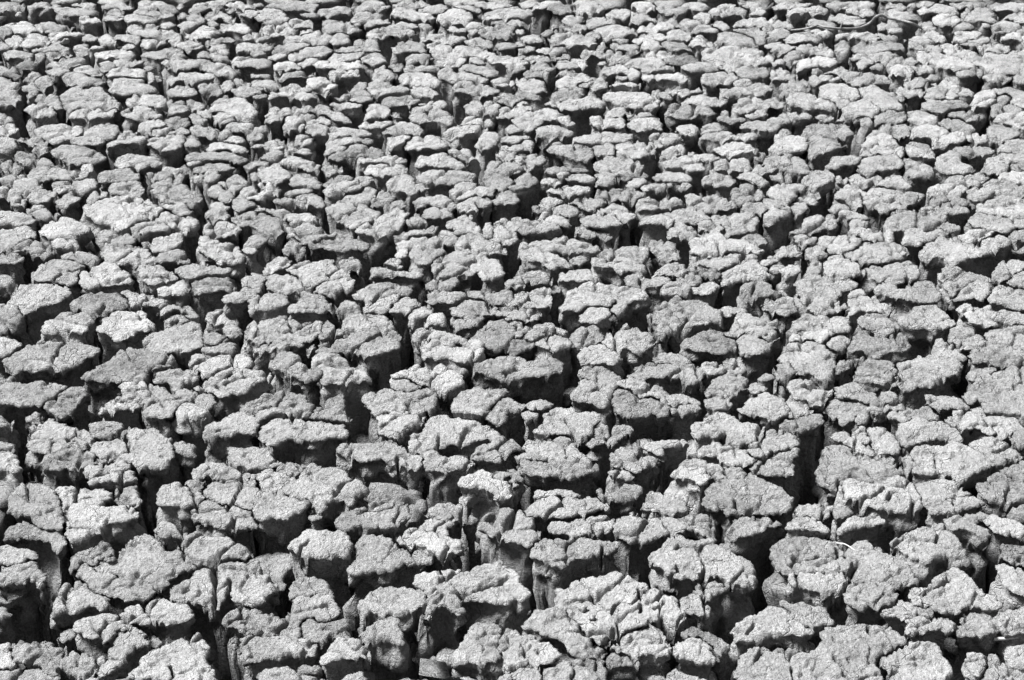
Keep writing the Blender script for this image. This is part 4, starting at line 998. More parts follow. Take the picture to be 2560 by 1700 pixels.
138,9 144,5 154,3 164,2 174,5 176,9 170,10 162,10 154,9 146,10
160,4 168,1 182,0 198,0 203,3 196,5 184,5 172,5
208,5 214,1 226,0 240,2 244,6 234,8 224,8 214,8
178,10 184,6 196,6 206,8 210,13 216,16 210,18 200,17 192,16 184,15
w 152,16 158,12 168,11 176,14 178,18 172,21 166,20 160,20 154,20
173,24 178,21 186,21 192,26 186,27 178,27
218,12 226,11 238,11 248,14 246,20 236,19 228,16 220,14
206,23 212,20 220,18 230,20 236,24 230,27 222,27 214,29 208,27
198,20 204,19 206,23 203,28 199,26
w 215,33 220,30 230,29 242,30 248,35 242,38 234,35 226,33 220,35
228,29 234,25 246,26 246,30 238,29
w 171,31 176,27 186,27 194,28 198,31 192,33 184,34 176,35
178,38 184,34 194,32 204,32 208,36 204,38 198,40 192,41 184,40
194,42 200,37 208,35 214,38 222,40 226,43 222,46 214,47 206,46 198,46
160,38 166,36 174,38 179,43 176,46 168,46 161,44
w 141,31 146,27 156,28 164,31 167,34 160,36 152,33 144,33
131,36 136,32 144,33 152,34 157,39 160,45 152,45 146,41 138,40 131,40
138,19 142,18 150,19 154,24 154,27 146,26 140,23
137,52 140,46 146,45 150,48 158,47 166,49 174,51 182,53 190,57 192,61 184,63 176,64 168,62 160,60 150,57 142,55
172,50 178,46 188,46 198,47 210,48 222,49 232,50 246,50 250,56 246,64 236,66 226,65 214,66 206,64 200,60 192,57 182,53
222,47 228,43 238,43 248,45 248,50 236,50 226,49
173,66 180,64 190,62 200,61 198,65 192,68 184,69 176,69
197,70 204,68 214,66 224,67 226,71 220,73 212,74 204,73
227,70 232,66 244,66 250,70 246,75 236,76 228,74
202,81 208,79 216,80 224,79 232,83 242,84 248,88 246,94 238,96 230,94 226,90 224,86 216,85 208,83
212,90 216,85 223,85 225,89 220,92 213,93
w 190,90 194,84 200,83 208,84 211,89 208,93 200,94 192,94
205,103 208,95 214,93 222,93 228,97 236,99 234,102 226,103 218,102 210,105
208,108 216,103 226,103 236,101 248,102 252,108 246,116 236,118 226,114 216,111
202,122 204,117 210,113 216,112 222,116 230,120 232,123 224,125 216,127 210,126 204,124
212,137 214,132 220,128 230,127 242,129 250,134 246,140 236,141 226,138 218,137
170,136 176,133 186,133 196,134 204,134 210,138 204,140 196,141 188,143 180,141 174,139
200,148 206,142 216,139 228,139 240,142 248,146 244,150 234,147 224,147 214,149 206,150
198,152 206,150 216,149 222,150 222,156 212,158 200,157
224,154 230,148 240,147 248,152 244,158 232,158
155,148 160,142 166,138 174,138 178,143 178,148 184,150 192,153 188,157 178,158 168,157 158,154
152,126 156,124 166,124 170,120 176,120 180,123 182,127 176,130 168,129 160,129 154,130
182,126 188,122 194,121 200,123 202,128 196,130 188,129
159,111 162,107 170,108 178,110 184,113 190,116 190,119 184,123 178,121 170,117 162,114
164,106 168,102 176,100 186,100 194,104 196,108 190,109 182,107 174,107
142,96 144,90 150,90 158,91 168,91 176,91 184,93 188,97 182,99 174,100 166,101 160,104 154,103 148,100
144,86 148,80 156,79 164,82 162,89 154,89 148,88
164,89 167,83 174,82 176,88 172,90
151,74 156,71 164,72 172,75 180,78 186,82 190,85 184,87 178,85 172,82 164,79 154,78
146,70 150,66 156,66 162,68 160,72 152,71
125,76 128,71 134,72 138,70 146,70 146,75 142,79 134,78 128,79
119,82 122,76 130,77 138,79 144,81 144,85 138,86 130,88 122,86
w 112,62 115,58 122,58 132,60 136,63 130,67 124,68 116,66
131,60 140,58 148,57 152,60 153,64 146,65 138,66 134,63
113,55 118,51 128,50 136,53 141,57 134,58 126,59 118,58
76,44 80,39 86,36 98,37 108,36 118,38 124,39 128,44 122,45 114,45 106,47 96,46 88,46
75,54 78,48 84,46 94,48 104,47 114,47 122,49 116,52 112,56 104,55 96,56 90,54 84,53 78,56
83,56 88,53 96,54 100,57 94,60 88,62 83,60
92,60 98,58 106,57 108,60 106,63 98,62 93,63
62,42 64,38 70,35 74,38 76,43 72,46 66,46
62,32 66,29 74,28 84,29 90,28 98,30 104,32 100,36 92,35 84,34 76,32 68,33
96,30 106,28 116,29 122,31 120,36 112,37 104,34
100,22 104,19 110,18 118,20 124,24 118,24 110,24 104,25
104,27 110,25 118,24 126,25 124,28 114,28
57,15 60,11 68,12 76,14 84,14 90,17 91,20 84,21 76,20 68,19 60,17
36,19 40,16 50,17 60,18 65,22 62,25 54,24 44,23 38,23
40,26 46,24 56,26 62,29 56,31 48,29
-4,20 4,16 8,15 14,17 20,19 25,25 18,25 8,23 -4,25
-4,27 6,25 14,25 20,27 22,30 14,33 6,34 -4,37
13,36 18,32 26,29 36,29 46,31 52,34 54,38 46,36 38,38 32,38 26,37 18,37
-4,44 2,38 8,36 16,38 24,39 25,42 20,45 12,47 4,46
27,44 32,39 40,39 46,37 54,41 60,46 62,49 54,49 46,48 38,48 32,47
13,53 18,48 26,46 34,49 38,53 32,55 26,57 18,56
4,57 6,53 12,52 16,55 12,57 7,57
26,62 30,56 38,54 40,51 48,49 56,49 62,51 65,57 60,57 54,58 48,58 44,61 36,63 29,65
-4,62 8,60 18,62 24,66 26,70 18,71 10,71 4,70 0,66
11,79 14,75 22,72 30,71 36,74 36,79 38,83 30,82 22,84 14,83
40,66 42,62 52,63 62,61 68,59 76,62 84,65 86,68 78,69 70,68 62,67 54,66 46,66
39,72 42,67 52,68 62,68 68,73 60,74 50,74 42,75
68,70 78,69 88,66 98,65 106,65 111,69 112,74 104,75 94,75 86,77 78,77 72,75
48,82 50,76 56,74 64,75 72,75 80,79 84,84 88,88 80,90 72,88 64,91 56,87 49,86
84,84 86,79 94,78 102,79 108,84 116,84 124,85 126,89 120,92 126,96 124,98 114,98 104,98 98,94 92,89 86,87
69,100 72,95 80,92 88,90 96,94 102,98 104,101 96,104 88,106 80,104 72,104
64,93 68,89 75,91 76,94 70,96 65,97
18,91 22,87 28,85 38,86 48,88 56,90 62,93 63,98 54,97 46,96 38,98 30,95 22,95
10,104 16,101 24,101 34,103 42,105 42,108 34,108 26,107 16,107 10,107
43,109 48,104 56,104 61,107 62,111 54,110 46,111
62,108 68,106 70,110 66,112
34,118 38,113 46,111 56,112 66,112 74,114 79,119 78,122 70,122 62,124 54,122 46,122 38,120
-4,108 6,107 14,108 22,108 20,112 14,114 10,118 4,120 -4,120
7,124 12,120 16,117 22,121 22,125 14,126 8,128
2,134 8,128 16,125 24,123 34,123 36,127 38,133 34,136 28,137 20,138 12,138 5,138
37,133 38,126 42,122 48,121 52,125 60,126 68,127 74,130 72,133 64,135 58,138 50,139 44,141 39,138
86,108 88,106 94,106 99,109 96,112 90,112 87,111
98,108 100,103 108,101 118,101 128,102 132,106 126,110 118,111 110,111 102,111
128,103 136,100 146,101 154,104 156,108 154,112 146,112 138,110 130,109
93,120 98,114 106,112 116,112 126,112 132,116 134,119 128,122 120,121 112,120 104,119 96,122
132,117 140,114 150,113 160,116 168,119 166,122 158,124 150,125 142,125 136,122
88,132 92,126 98,123 106,122 114,125 122,129 126,134 126,139 118,139 110,139 102,137 94,134
126,132 132,129 142,129 150,132 154,138 155,142 148,143 140,141 132,140 128,136
79,140 84,137 92,137 100,139 96,142 88,142
54,152 56,147 62,143 72,142 82,141 88,144 84,149 78,151 70,152 62,155
84,152 88,145 96,142 106,141 116,141 122,143 126,147 128,150 122,153 114,154 104,156 94,158 86,157
121,144 128,142 134,146 142,148 152,152 156,157 146,160 134,160 128,156 130,150 126,147
-4,143 8,140 18,141 28,143 34,147 40,151 42,156 32,157 20,154 8,152 -4,152
h-1 -4,80 6,83 10,88 16,92 14,98 4,96 -4,94
"""
cP, sP = math.cos(PITCH), math.sin(PITCH)
def unproject(p, h=0.0):
    p = np.asarray(p, float)
    x = (p[..., 0] - W_U / 2) / F_U
    y = (H_U / 2 - p[..., 1]) / F_U
    dx, dy, dz = x, y * sP + cP, y * cP - sP
    t = (h - CAM_H) / dz
    return np.stack([dx * t, dy * t], -1)

# ------------------------------------------------------------------ noise, vectorised
_rng = np.random.RandomState(7)
_perm = np.tile(_rng.permutation(256), 3)
_grad = _rng.normal(size=(256, 3)); _grad /= np.linalg.norm(_grad, axis=1)[:, None]
_jit = _rng.rand(256, 3)
_val = _rng.rand(256)
def _hash(i, j, k):
    return _perm[_perm[_perm[i & 255] + (j & 255)] + (k & 255)]
def noise(p):                                   # gradient noise, about -0.6..0.6
    i = np.floor(p).astype(np.int64); f = p - i
    u = f * f * f * (f * (f * 6 - 15) + 10)
    r = 0.0
    for a in (0, 1):
        wa = u[:, 0] if a else 1 - u[:, 0]
        for b in (0, 1):
            wb = wa * (u[:, 1] if b else 1 - u[:, 1])
            for c in (0, 1):
                g = _grad[_hash(i[:, 0] + a, i[:, 1] + b, i[:, 2] + c)]
                d = g[:, 0] * (f[:, 0] - a) + g[:, 1] * (f[:, 1] - b) + g[:, 2] * (f[:, 2] - c)
                r = r + d * wb * (u[:, 2] if c else 1 - u[:, 2])
    return r
_g2 = np.column_stack([np.cos(np.arange(256) * 2.39996), np.sin(np.arange(256) * 2.39996)])
def n2(p, s, z):                                # the same in the plane, z picks the pattern
    q = p * s + (z * 17.13, z * 5.71)
    i = np.floor(q).astype(np.int64); f = q - i
    u = f * f * f * (f * (f * 6 - 15) + 10)
    k = int(z * 31) & 255
    r = 0.0
    for a in (0, 1):
        ha = _perm[_perm[(i[:, 0] + a) & 255] + k]
        wa = u[:, 0] if a else 1 - u[:, 0]
        for b in (0, 1):
            g = _g2[_perm[ha + ((i[:, 1] + b) & 255)]]
            r = r + (g[:, 0] * (f[:, 0] - a) + g[:, 1] * (f[:, 1] - b)) * wa * (u[:, 1] if b else 1 - u[:, 1])
    return 0.85 * r
def worley2(p, z):                              # F1, F2, value of the nearest cell
    i = np.floor(p).astype(np.int64)
    f1 = np.full(len(p), 9.0); f2 = f1.copy(); v = np.zeros(len(p))
    for a in (-1, 0, 1):
        for b in (-1, 0, 1):
            h = _hash(i[:, 0] + a, i[:, 1] + b, np.full(len(p), z))
            d = np.hypot(i[:, 0] + a + _jit[h, 0] - p[:, 0], i[:, 1] + b + _jit[h, 1] - p[:, 1])
            near = d < f1
            f2 = np.where(near, f1, np.minimum(f2, d)); v = np.where(near, _val[h], v); f1 = np.where(near, d, f1)
    return f1, f2, v
def cell3(p):                                   # value of the nearest 3-D cell: blocky faces
    i = np.floor(p).astype(np.int64)
    f1 = np.full(len(p), 9.0); v = np.zeros(len(p))
    for a in (-1, 0, 1):
        for b in (-1, 0, 1):
            for c in (-1, 0, 1):
                h = _hash(i[:, 0] + a, i[:, 1] + b, i[:, 2] + c)
                q = _jit[h]
                d = (i[:, 0] + a + q[:, 0] - p[:, 0]) ** 2 + (i[:, 1] + b + q[:, 1] - p[:, 1]) ** 2 + (i[:, 2] + c + q[:, 2] - p[:, 2]) ** 2
                near = d < f1
                v = np.where(near, _val[h], v); f1 = np.where(near, d, f1)
    return v
def sstep(a, b, x):
    t = np.clip((x - a) / (b - a), 0, 1); return t * t * (3 - 2 * t)

def sdf(poly, q):                               # signed distance, inside positive
    a = poly; b = np.roll(poly, -1, 0)
    ba = b - a
    qa = q[:, None, :] - a[None]
    t = np.clip((qa * ba).sum(-1) / ((ba * ba).sum(-1) + 1e-12), 0, 1)
    dd = ((qa - t[..., None] * ba) ** 2).sum(-1).min(1)
    up = (a[:, 1][None] <= q[:, 1][:, None]) != (b[:, 1][None] <= q[:, 1][:, None])
    xi = a[:, 0] + (q[:, 1][:, None] - a[:, 1]) * ba[:, 0] / np.where(ba[:, 1] == 0, 1e-12, ba[:, 1])
    ins = (up & (q[:, 0][:, None] < xi)).sum(1) % 2 == 1
    return np.where(ins, 1, -1) * np.sqrt(dd)
def segdist(line, q):
    a, b = line[:-1], line[1:]; ba = b - a
    qa = q[:, None, :] - a[None]
    t = np.clip((qa * ba).sum(-1) / ((ba * ba).sum(-1) + 1e-12), 0, 1)
    return np.sqrt(((qa - t[..., None] * ba) ** 2).sum(-1).min(1))
def chaikin(p):
    n = np.roll(p, -1, 0)
    return np.stack([0.84 * p + 0.16 * n, 0.16 * p + 0.84 * n], 1).reshape(-1, 2)

# ------------------------------------------------------------------ read the outlines
blocks, fissures = [], []
rnd = random.Random(3)
off = np.zeros(2)
for line in DATA.strip().split('\n'):
    t = line.split()
    if t[0] == 'T':
        off = np.array([int(t[1]) * 236.1, int(t[2]) * 156.8]); continue
    pts = np.array([[float(a) for a in s.split(',')] for s in t if ',' in s]) + off
    if t[0] == '~':
        fissures.append(unproject(pts)); continue
    h = rnd.uniform(-0.007, 0.007); tone = rnd.gauss(0, 0.42)
    if t[0][0] == 'h': h += float(t[0][1:]) * 0.01
    if t[0] == 'w': tone = 1.0; h += 0.005
    q = unproject(pts, h)
    a_img = 0.5 * abs(np.dot(pts[:, 0], np.roll(pts[:, 1], 1)) - np.dot(pts[:, 1], np.roll(pts[:, 0], 1)))
    blocks.append(dict(q=q, h=h, tone=tone, img=a_img, lo=q.min(0), hi=q.max(0), c=q.mean(0), low=(t[0][0] == 'h' and float(t[0][1:]) < -1.5)))
LO = np.array([b['lo'] for b in blocks]); HI = np.array([b['hi'] for b in blocks]); HH = np.array([b['h'] for b in blocks])

def px(y):                                      # one render pixel at that distance, in metres
    return math.hypot(y, CAM_H) / F_U * W_U / 1024

def traced_sdf(q, pad=0.1, skip=-1):
    """signed distance to the union of the traced outlines (inside positive)"""
    d = np.full(len(q), -1.0)
    lo, hi = q.min(0) - pad, q.max(0) + pad
    for j in np.nonzero((LO < hi).all(1) & (HI > lo).all(1))[0]:
        if j == skip: continue
        m = ((q > LO[j] - pad) & (q < HI[j] + pad)).all(1)
        if m.any():
            d[m] = np.maximum(d[m], sdf(blocks[j]['q'], q[m]))
    return d

RINGS_NEAR = np.array([0.0025, 0.006, 0.010, 0.0145, 0.0195, 0.025, 0.032, 0.041, 0.054, 0.075, 0.13, 0.34])
RINGS_MID = np.array([0.005, 0.012, 0.021, 0.033, 0.050, 0.10, 0.34])
RINGS_FAR = np.array([0.012, 0.035, 0.08, 0.34])

def build_block(X, Y, g, d, h, c, seed, rings, detail, lines=(), cut=None):
    """a block of dried mud from a distance field d sampled on the grid X, Y: crusty top, rounded rim, broken sides"""
    ny, nx = X.shape
    ins = d > 0
    core = d > 2.0 * g                          # drop slivers too thin to be a block
    if core.any():
        for _ in range(3):
            w = core.copy()
            w[1:] |= core[:-1]; w[:-1] |= core[1:]; w[:, 1:] |= core[:, :-1]; w[:, :-1] |= core[:, 1:]
            core = w
        ins &= core
    quad = ins[:-1, :-1] & ins[1:, :-1] & ins[:-1, 1:] & ins[1:, 1:]
    if quad.sum() < 4: return None
    used = np.zeros_like(ins)
    used[:-1, :-1] |= quad; used[1:, :-1] |= quad; used[:-1, 1:] |= quad; used[1:, 1:] |= quad
    idx = np.full(ins.shape, -1); idx[used] = np.arange(used.sum())
    qi, qj = np.nonzero(quad)
    F = np.column_stack([idx[qi, qj], idx[qi, qj + 1], idx[qi + 1, qj + 1], idx[qi + 1, qj]])
    gy, gx = np.gradient(d, g)
    gl = np.hypot(gx, gy) + 1e-9
    p = np.column_stack([X[used], Y[used]]); dv = d[used].copy()
    nrm = np.column_stack([-(gx / gl)[used], -(gy / gl)[used]])
    # boundary edges, oriented
    E = np.concatenate([F[:, [0, 1]], F[:, [1, 2]], F[:, [2, 3]], F[:, [3, 0]]])
    key = E[:, 0] * 1000003 + E[:, 1]; rev = E[:, 1] * 1000003 + E[:, 0]
    B = E[~np.isin(key, rev)]
    bv = np.unique(B)
    p[bv] += nrm[bv] * np.clip(dv[bv], 0, 1.6 * g)[:, None]
    dv[bv] = 0
    R = max(dv.max(), 1.5 * g)
    # --- top
    s = seed * 7.31
    rr = np.minimum(0.0028 + 0.017 * np.clip(n2(p, 12, s) + 0.12, 0, 1), 0.45 * R)
    if cut is not None:
        rr = np.where(cut[used], np.minimum(rr, 0.0022 + 0.25 * np.clip(rr, 0, 0.008)), rr)    # sharper where a crack splits one crust
    t = np.clip(dv / rr, 0, 1)
    z = -rr * (1 - np.sqrt(np.clip(1 - (1 - t) ** 2, 0, 1)))
    fade = sstep(0, 0.02, dv)
    z -= 0.002 * np.exp(-dv / 0.02)
    rs = np.random.RandomState(seed)
    z += (p - c) @ rs.uniform(-0.05, 0.05, 2)
    z += 0.009 * n2(p, 6, 3.3) + 0.0045 * n2(p, 19, 5.1)
    st = n2(p, 15, s + 9.0) + 0.25 * n2(p, 55, 2.2)
    z -= 0.0055 * sstep(0.10, 0.16, st) * fade                     # crust flaked away
    z -= 0.004 * sstep(0.26, 0.32, n2(p, 24, s + 4)) * fade       # pits
    z += 0.0022 * n2(p, 48, 8.8)
    if detail:
        z += 0.0032 * n2(p, 110, 1.7) + 0.0022 * n2(p, 230, 6.1)
    w = p + 0.010 * np.column_stack([n2(p, 30, 11.0), n2(p, 30, 23.0)]) + 0.004 * np.column_stack([n2(p, 90, 31.0), n2(p, 90, 43.0)])
    f1, f2, cv = worley2(w / 0.085, 17)
    e = (f2 - f1) * 0.085 * 0.5
    sg = 0.0008 + 0.60 * g
    m = sstep(-0.14, 0.02, n2(p, 7, 71.0))
    z -= m * (0.4 + cv) * 0.024 * np.exp(-(e / sg) ** 2)
    if detail:
        f1, f2, cv2 = worley2(w / 0.036 + 40, 29)
        e = (f2 - f1) * 0.036 * 0.5
        z -= sstep(0.05, 0.20, n2(p, 12, 91.0)) * 0.010 * np.exp(-(e / (0.0005 + 0.55 * g)) ** 2)
        z += 0.004 * (cv2 - 0.5) * sstep(0.0, 0.25, n2(p, 9, 57.0)) * fade
    for L in lines:
        z -= 0.05 * np.exp(-(segdist(L, w + (p - w) * 0.5) / (0.0006 + 0.55 * g)) ** 2)
    V = [np.column_stack([p, z])]
    # --- sides
    nb = len(bv); pos = np.full(len(p), -1); pos[bv] = np.arange(nb)
    bp, bz, bn = p[bv], z[bv], nrm[bv]
    ea, eb = pos[B[:, 0]], pos[B[:, 1]]
    deg = np.bincount(ea, minlength=nb) + np.bincount(eb, minlength=nb)
    def relax(v, it):
        for _ in range(it):
            w2 = np.stack([np.bincount(ea, v[eb, k], nb) + np.bincount(eb, v[ea, k], nb) for k in range(v.shape[1])], 1) / np.maximum(deg, 1)[:, None]
            v = 0.5 * v + 0.5 * w2
        return v
    nit = max(3, int((0.012 / g) ** 2 * 1.2))
    sm = relax(np.column_stack([bp, bz, bn]), min(nit, 40))
    lean = rs.uniform(-0.10, 0.10, 2)
    K = len(rings)
    S = np.repeat(rings, nb)
    kk = sstep(0.0, 0.022, S)[:, None]
    P0 = np.tile(bp, (K, 1)) * (1 - kk) + np.tile(sm[:, :2], (K, 1)) * kk
    N0 = np.tile(bn, (K, 1)) * (1 - kk) + np.tile(sm[:, 3:5], (K, 1)) * kk
    N0 /= np.linalg.norm(N0, axis=1)[:, None] + 1e-6
    Z0 = np.tile(bz, K) * (1 - kk[:, 0]) + np.tile(sm[:, 2], K) * kk[:, 0]
    Q = np.column_stack([P0, Z0 - S + h])
    ramp = sstep(0, 0.022, S)
    flare = np.clip(0.15 + 1.3 * noise(Q * (9, 9, 14) + s), -0.4, 1.0)
    o = flare * 0.022 * (1 - np.exp(-S / 0.05)) - 0.004 * sstep(0.0, 0.01, S)
    o = o + ramp * (0.018 * noise(Q * (12, 12, 16) + s) + 0.013 * noise(Q * (32, 32, 38)))
    o = o - ramp * 0.016 * sstep(0.06, 0.16, noise(Q * (11, 11, 20) + s + 2.0)) * (1 - sstep(0.06, 0.14, S))     # hollow under the crust
    hf = np.exp(-S / 0.03)
    if detail:
        o = o + ramp * (0.012 * (cell3(Q * (26, 26, 30) + 5) - 0.5) + hf * (0.008 * noise(Q * 75.0) + 0.004 * noise(Q * 170.0)))
    lay = noise(np.column_stack([P0 * 9, (Z0 - S + h) * 55]))
    o = o + ramp * hf * 0.008 * lay
    o = np.maximum(o, -0.55 * R)
    PS = P0 + N0 * o[:, None] + lean * S[:, None]
    ZS = Z0 - S + 0.004 * ramp * noise(Q * 60 + 3)
    V.append(np.column_stack([PS, ZS]))
    n0 = len(p)
    a, b = pos[B[:, 0]], pos[B[:, 1]]
    Fs = [np.column_stack([B[:, 1], B[:, 0], n0 + a, n0 + b])]
    for k in range(K - 1):
        Fs.append(np.column_stack([n0 + k * nb + b, n0 + k * nb + a, n0 + (k + 1) * nb + a, n0 + (k + 1) * nb + b]))
    V = np.concatenate(V); V[:, 2] += h
    return V, np.concatenate([F] + Fs)

def make_mesh(name, V, F, mat, tone=None):
    me = bpy.data.meshes.new(name)
    me.vertices.add(len(V)); me.vertices.foreach_set('co', np.ascontiguousarray(V, np.float32).ravel())
    me.loops.add(F.size); me.loops.foreach_set('vertex_index', np.ascontiguousarray(F, np.int32).ravel())
    me.polygons.add(len(F)); me.polygons.foreach_set('loop_start', np.arange(0, F.size, F.shape[1], dtype=np.int32))
    if tone is not None:
        at = me.attributes.new('tone', 'FLOAT', 'POINT')
        at.data.foreach_set('value', np.ascontiguousarray(np.broadcast_to(tone, len(V)), np.float32))
    me.update(calc_edges=True); me.validate()
    me.materials.append(mat)
    return me
def link(name, me, loc=(0, 0, 0), parent=None):
    o = bpy.data.objects.new(name, me); scene.collection.objects.link(o)
    o.location = loc; o.parent = parent
    return o

# ------------------------------------------------------------------ materials
def mud_material(name, lo, hi, white=1.0):
    m = bpy.data.materials.new(name); m.use_nodes = True
    t = m.node_tree; N = t.nodes; L = t.links
    bs = N['Principled BSDF']; bs.inputs['Roughness'].default_value = 0.95
    bs.inputs['Specular IOR Level'].default_value = 0.15
    geo = N.new('ShaderNodeNewGeometry')
    def nz(scale, detail, rough=0.55):
        n = N.new('ShaderNodeTexNoise'); n.inputs['Scale'].default_value = scale
        n.inputs['Detail'].default_value = detail; n.inputs['Roughness'].default_value = rough
        L.new(geo.outputs['Position'], n.inputs['Vector']); return n.outputs['Fac']
    def ma(op, a, b, c=None):
        n = N.new('ShaderNodeMath'); n.operation = op
        for k, v in enumerate((a, b, c)):
            if v is None: continue
            if isinstance(v, (int, float)): n.inputs[k].default_value = v
            else: L.new(v, n.inputs[k])
        return n.outputs[0]
    at = N.new('ShaderNodeAttribute'); at.attribute_name = 'tone'
    big = nz(9, 4); mid = nz(60, 5, 0.65); fine = nz(190, 3, 0.7)
    f = ma('ADD', ma('MULTIPLY', ma('SUBTRACT', big, 0.5), 1.3), ma('MULTIPLY', ma('SUBTRACT', mid, 0.5), 1.2))
    f = ma('ADD', f, ma('MULTIPLY', ma('SUBTRACT', fine, 0.5), 1.5))  # besides grain tone, mid and fine speckle paint the crust's tiny shadows
    f = ma('ADD', f, ma('MULTIPLY', at.outputs['Fac'], 0.28 * white))
    vo = N.new('ShaderNodeTexVoronoi'); vo.inputs['Scale'].default_value = 330
    L.new(geo.outputs['Position'], vo.inputs['Vector'])
    grain = ma('MULTIPLY', ma('LESS_THAN', vo.outputs['Distance'], 0.22), 0.45)     # pale grains of sand in the crust
    f = ma('ADD', f, grain)
    mr = N.new('ShaderNodeMapRange'); L.new(f, mr.inputs['Value'])
    mr.inputs['From Min'].default_value = -0.75; mr.inputs['From Max'].default_value = 0.95
    mr.inputs['To Min'].default_value = lo; mr.inputs['To Max'].default_value = hi
    L.new(mr.outputs[0], bs.inputs['Base Color'])
    # fine relief: crust, grains and hairline cracks
    wp = N.new('ShaderNodeTexNoise'); wp.inputs['Scale'].default_value = 45; wp.inputs['Detail'].default_value = 3
    L.new(geo.outputs['Position'], wp.inputs['Vector'])
    wm = N.new('ShaderNodeVectorMath'); wm.operation = 'MULTIPLY_ADD'
    L.new(wp.outputs['Color'], wm.inputs[0]); wm.inputs[1].default_value = (0.03, 0.03, 0.03); L.new(geo.outputs['Position'], wm.inputs[2])
    ve = N.new('ShaderNodeTexVoronoi'); ve.feature = 'DISTANCE_TO_EDGE'; ve.inputs['Scale'].default_value = 24
    L.new(wm.outputs[0], ve.inputs['Vector'])
    line = N.new('ShaderNodeMapRange'); L.new(ve.outputs['Distance'], line.inputs['Value'])
    line.inputs['From Min'].default_value = 0.0; line.inputs['From Max'].default_value = 0.045
    line.inputs['To Min'].default_value = -1.0; line.inputs['To Max'].default_value = 0.0
    msk = N.new('ShaderNodeMapRange'); L.new(nz(14, 2), msk.inputs['Value'])
    msk.inputs['From Min'].default_value = 0.50; msk.inputs['From Max'].default_value = 0.60
    crack = ma('MULTIPLY', line.outputs[0], msk.outputs[0])
    hgt = ma('ADD', ma('ADD', ma('MULTIPLY', nz(150, 5, 0.7), 0.019), ma('MULTIPLY', nz(48, 3, 0.6), 0.004)), ma('MULTIPLY', vo.outputs['Distance'], -0.0012))
    hgt = ma('ADD', hgt, ma('MULTIPLY', crack, 0.008))
    b1 = N.new('ShaderNodeBump'); b1.inputs['Strength'].default_value = 1.0; b1.inputs['Distance'].default_value = 1.0
    L.new(hgt, b1.inputs['Height'])
    L.new(b1.outputs[0], bs.inputs['Normal'])
    return m
MUD = mud_material('dried_mud', 0.035, 0.28)
SOIL = mud_material('shade_dark_soil', 0.02, 0.05)  # soil coloured near black, painting deep shade into the crack bottoms
def wood_material(name, lo, hi):
    m = bpy.data.materials.new(name); m.use_nodes = True
    t = m.node_tree; bs = t.nodes['Principled BSDF']; bs.inputs['Roughness'].default_value = 0.8
    geo = t.nodes.new('ShaderNodeNewGeometry')
    n = t.nodes.new('ShaderNodeTexNoise'); n.inputs['Scale'].default_value = 120; n.inputs['Detail'].default_value = 5
    t.links.new(geo.outputs['Position'], n.inputs['Vector'])
    mr = t.nodes.new('ShaderNodeMapRange'); t.links.new(n.outputs['Fac'], mr.inputs['Value'])
    mr.inputs['From Min'].default_value = 0.3; mr.inputs['From Max'].default_value = 0.7
    mr.inputs['To Min'].default_value = lo; mr.inputs['To Max'].default_value = hi
    t.links.new(mr.outputs[0], bs.inputs['Base Color'])
    b = t.nodes.new('ShaderNodeBump'); b.inputs['Strength'].default_value = 0.5; b.inputs['Distance'].default_value = 0.003
    t.links.new(n.outputs['Fac'], b.inputs['Height']); t.links.new(b.outputs[0], bs.inputs['Normal'])
    return m
TWIG = wood_material('weathered_bark', 0.03, 0.10)
STRAW = wood_material('dry_straw', 0.12, 0.24)

# ------------------------------------------------------------------ the ground under the blocks, out to the horizon
GZ = -0.30
n = 41
u = np.linspace(-1, 1, n); u = np.sign(u) * np.abs(u) ** 3 * 400
gx, gy = np.meshgrid(u, u + 4)
idx = np.arange(n * n).reshape(n, n)
V = np.column_stack([gx.ravel(), gy.ravel(), np.full(n * n, GZ)])
F = np.column_stack([idx[:-1, :-1].ravel(), idx[:-1, 1:].ravel(), idx[1:, 1:].ravel(), idx[1:, :-1].ravel()])
ground = link('ground', make_mesh('ground', V, F, SOIL, 0.0))
ground['kind'] = 'structure'
ground['label'] = 'cracked dried mud ground broken into countless rough grey blocks'

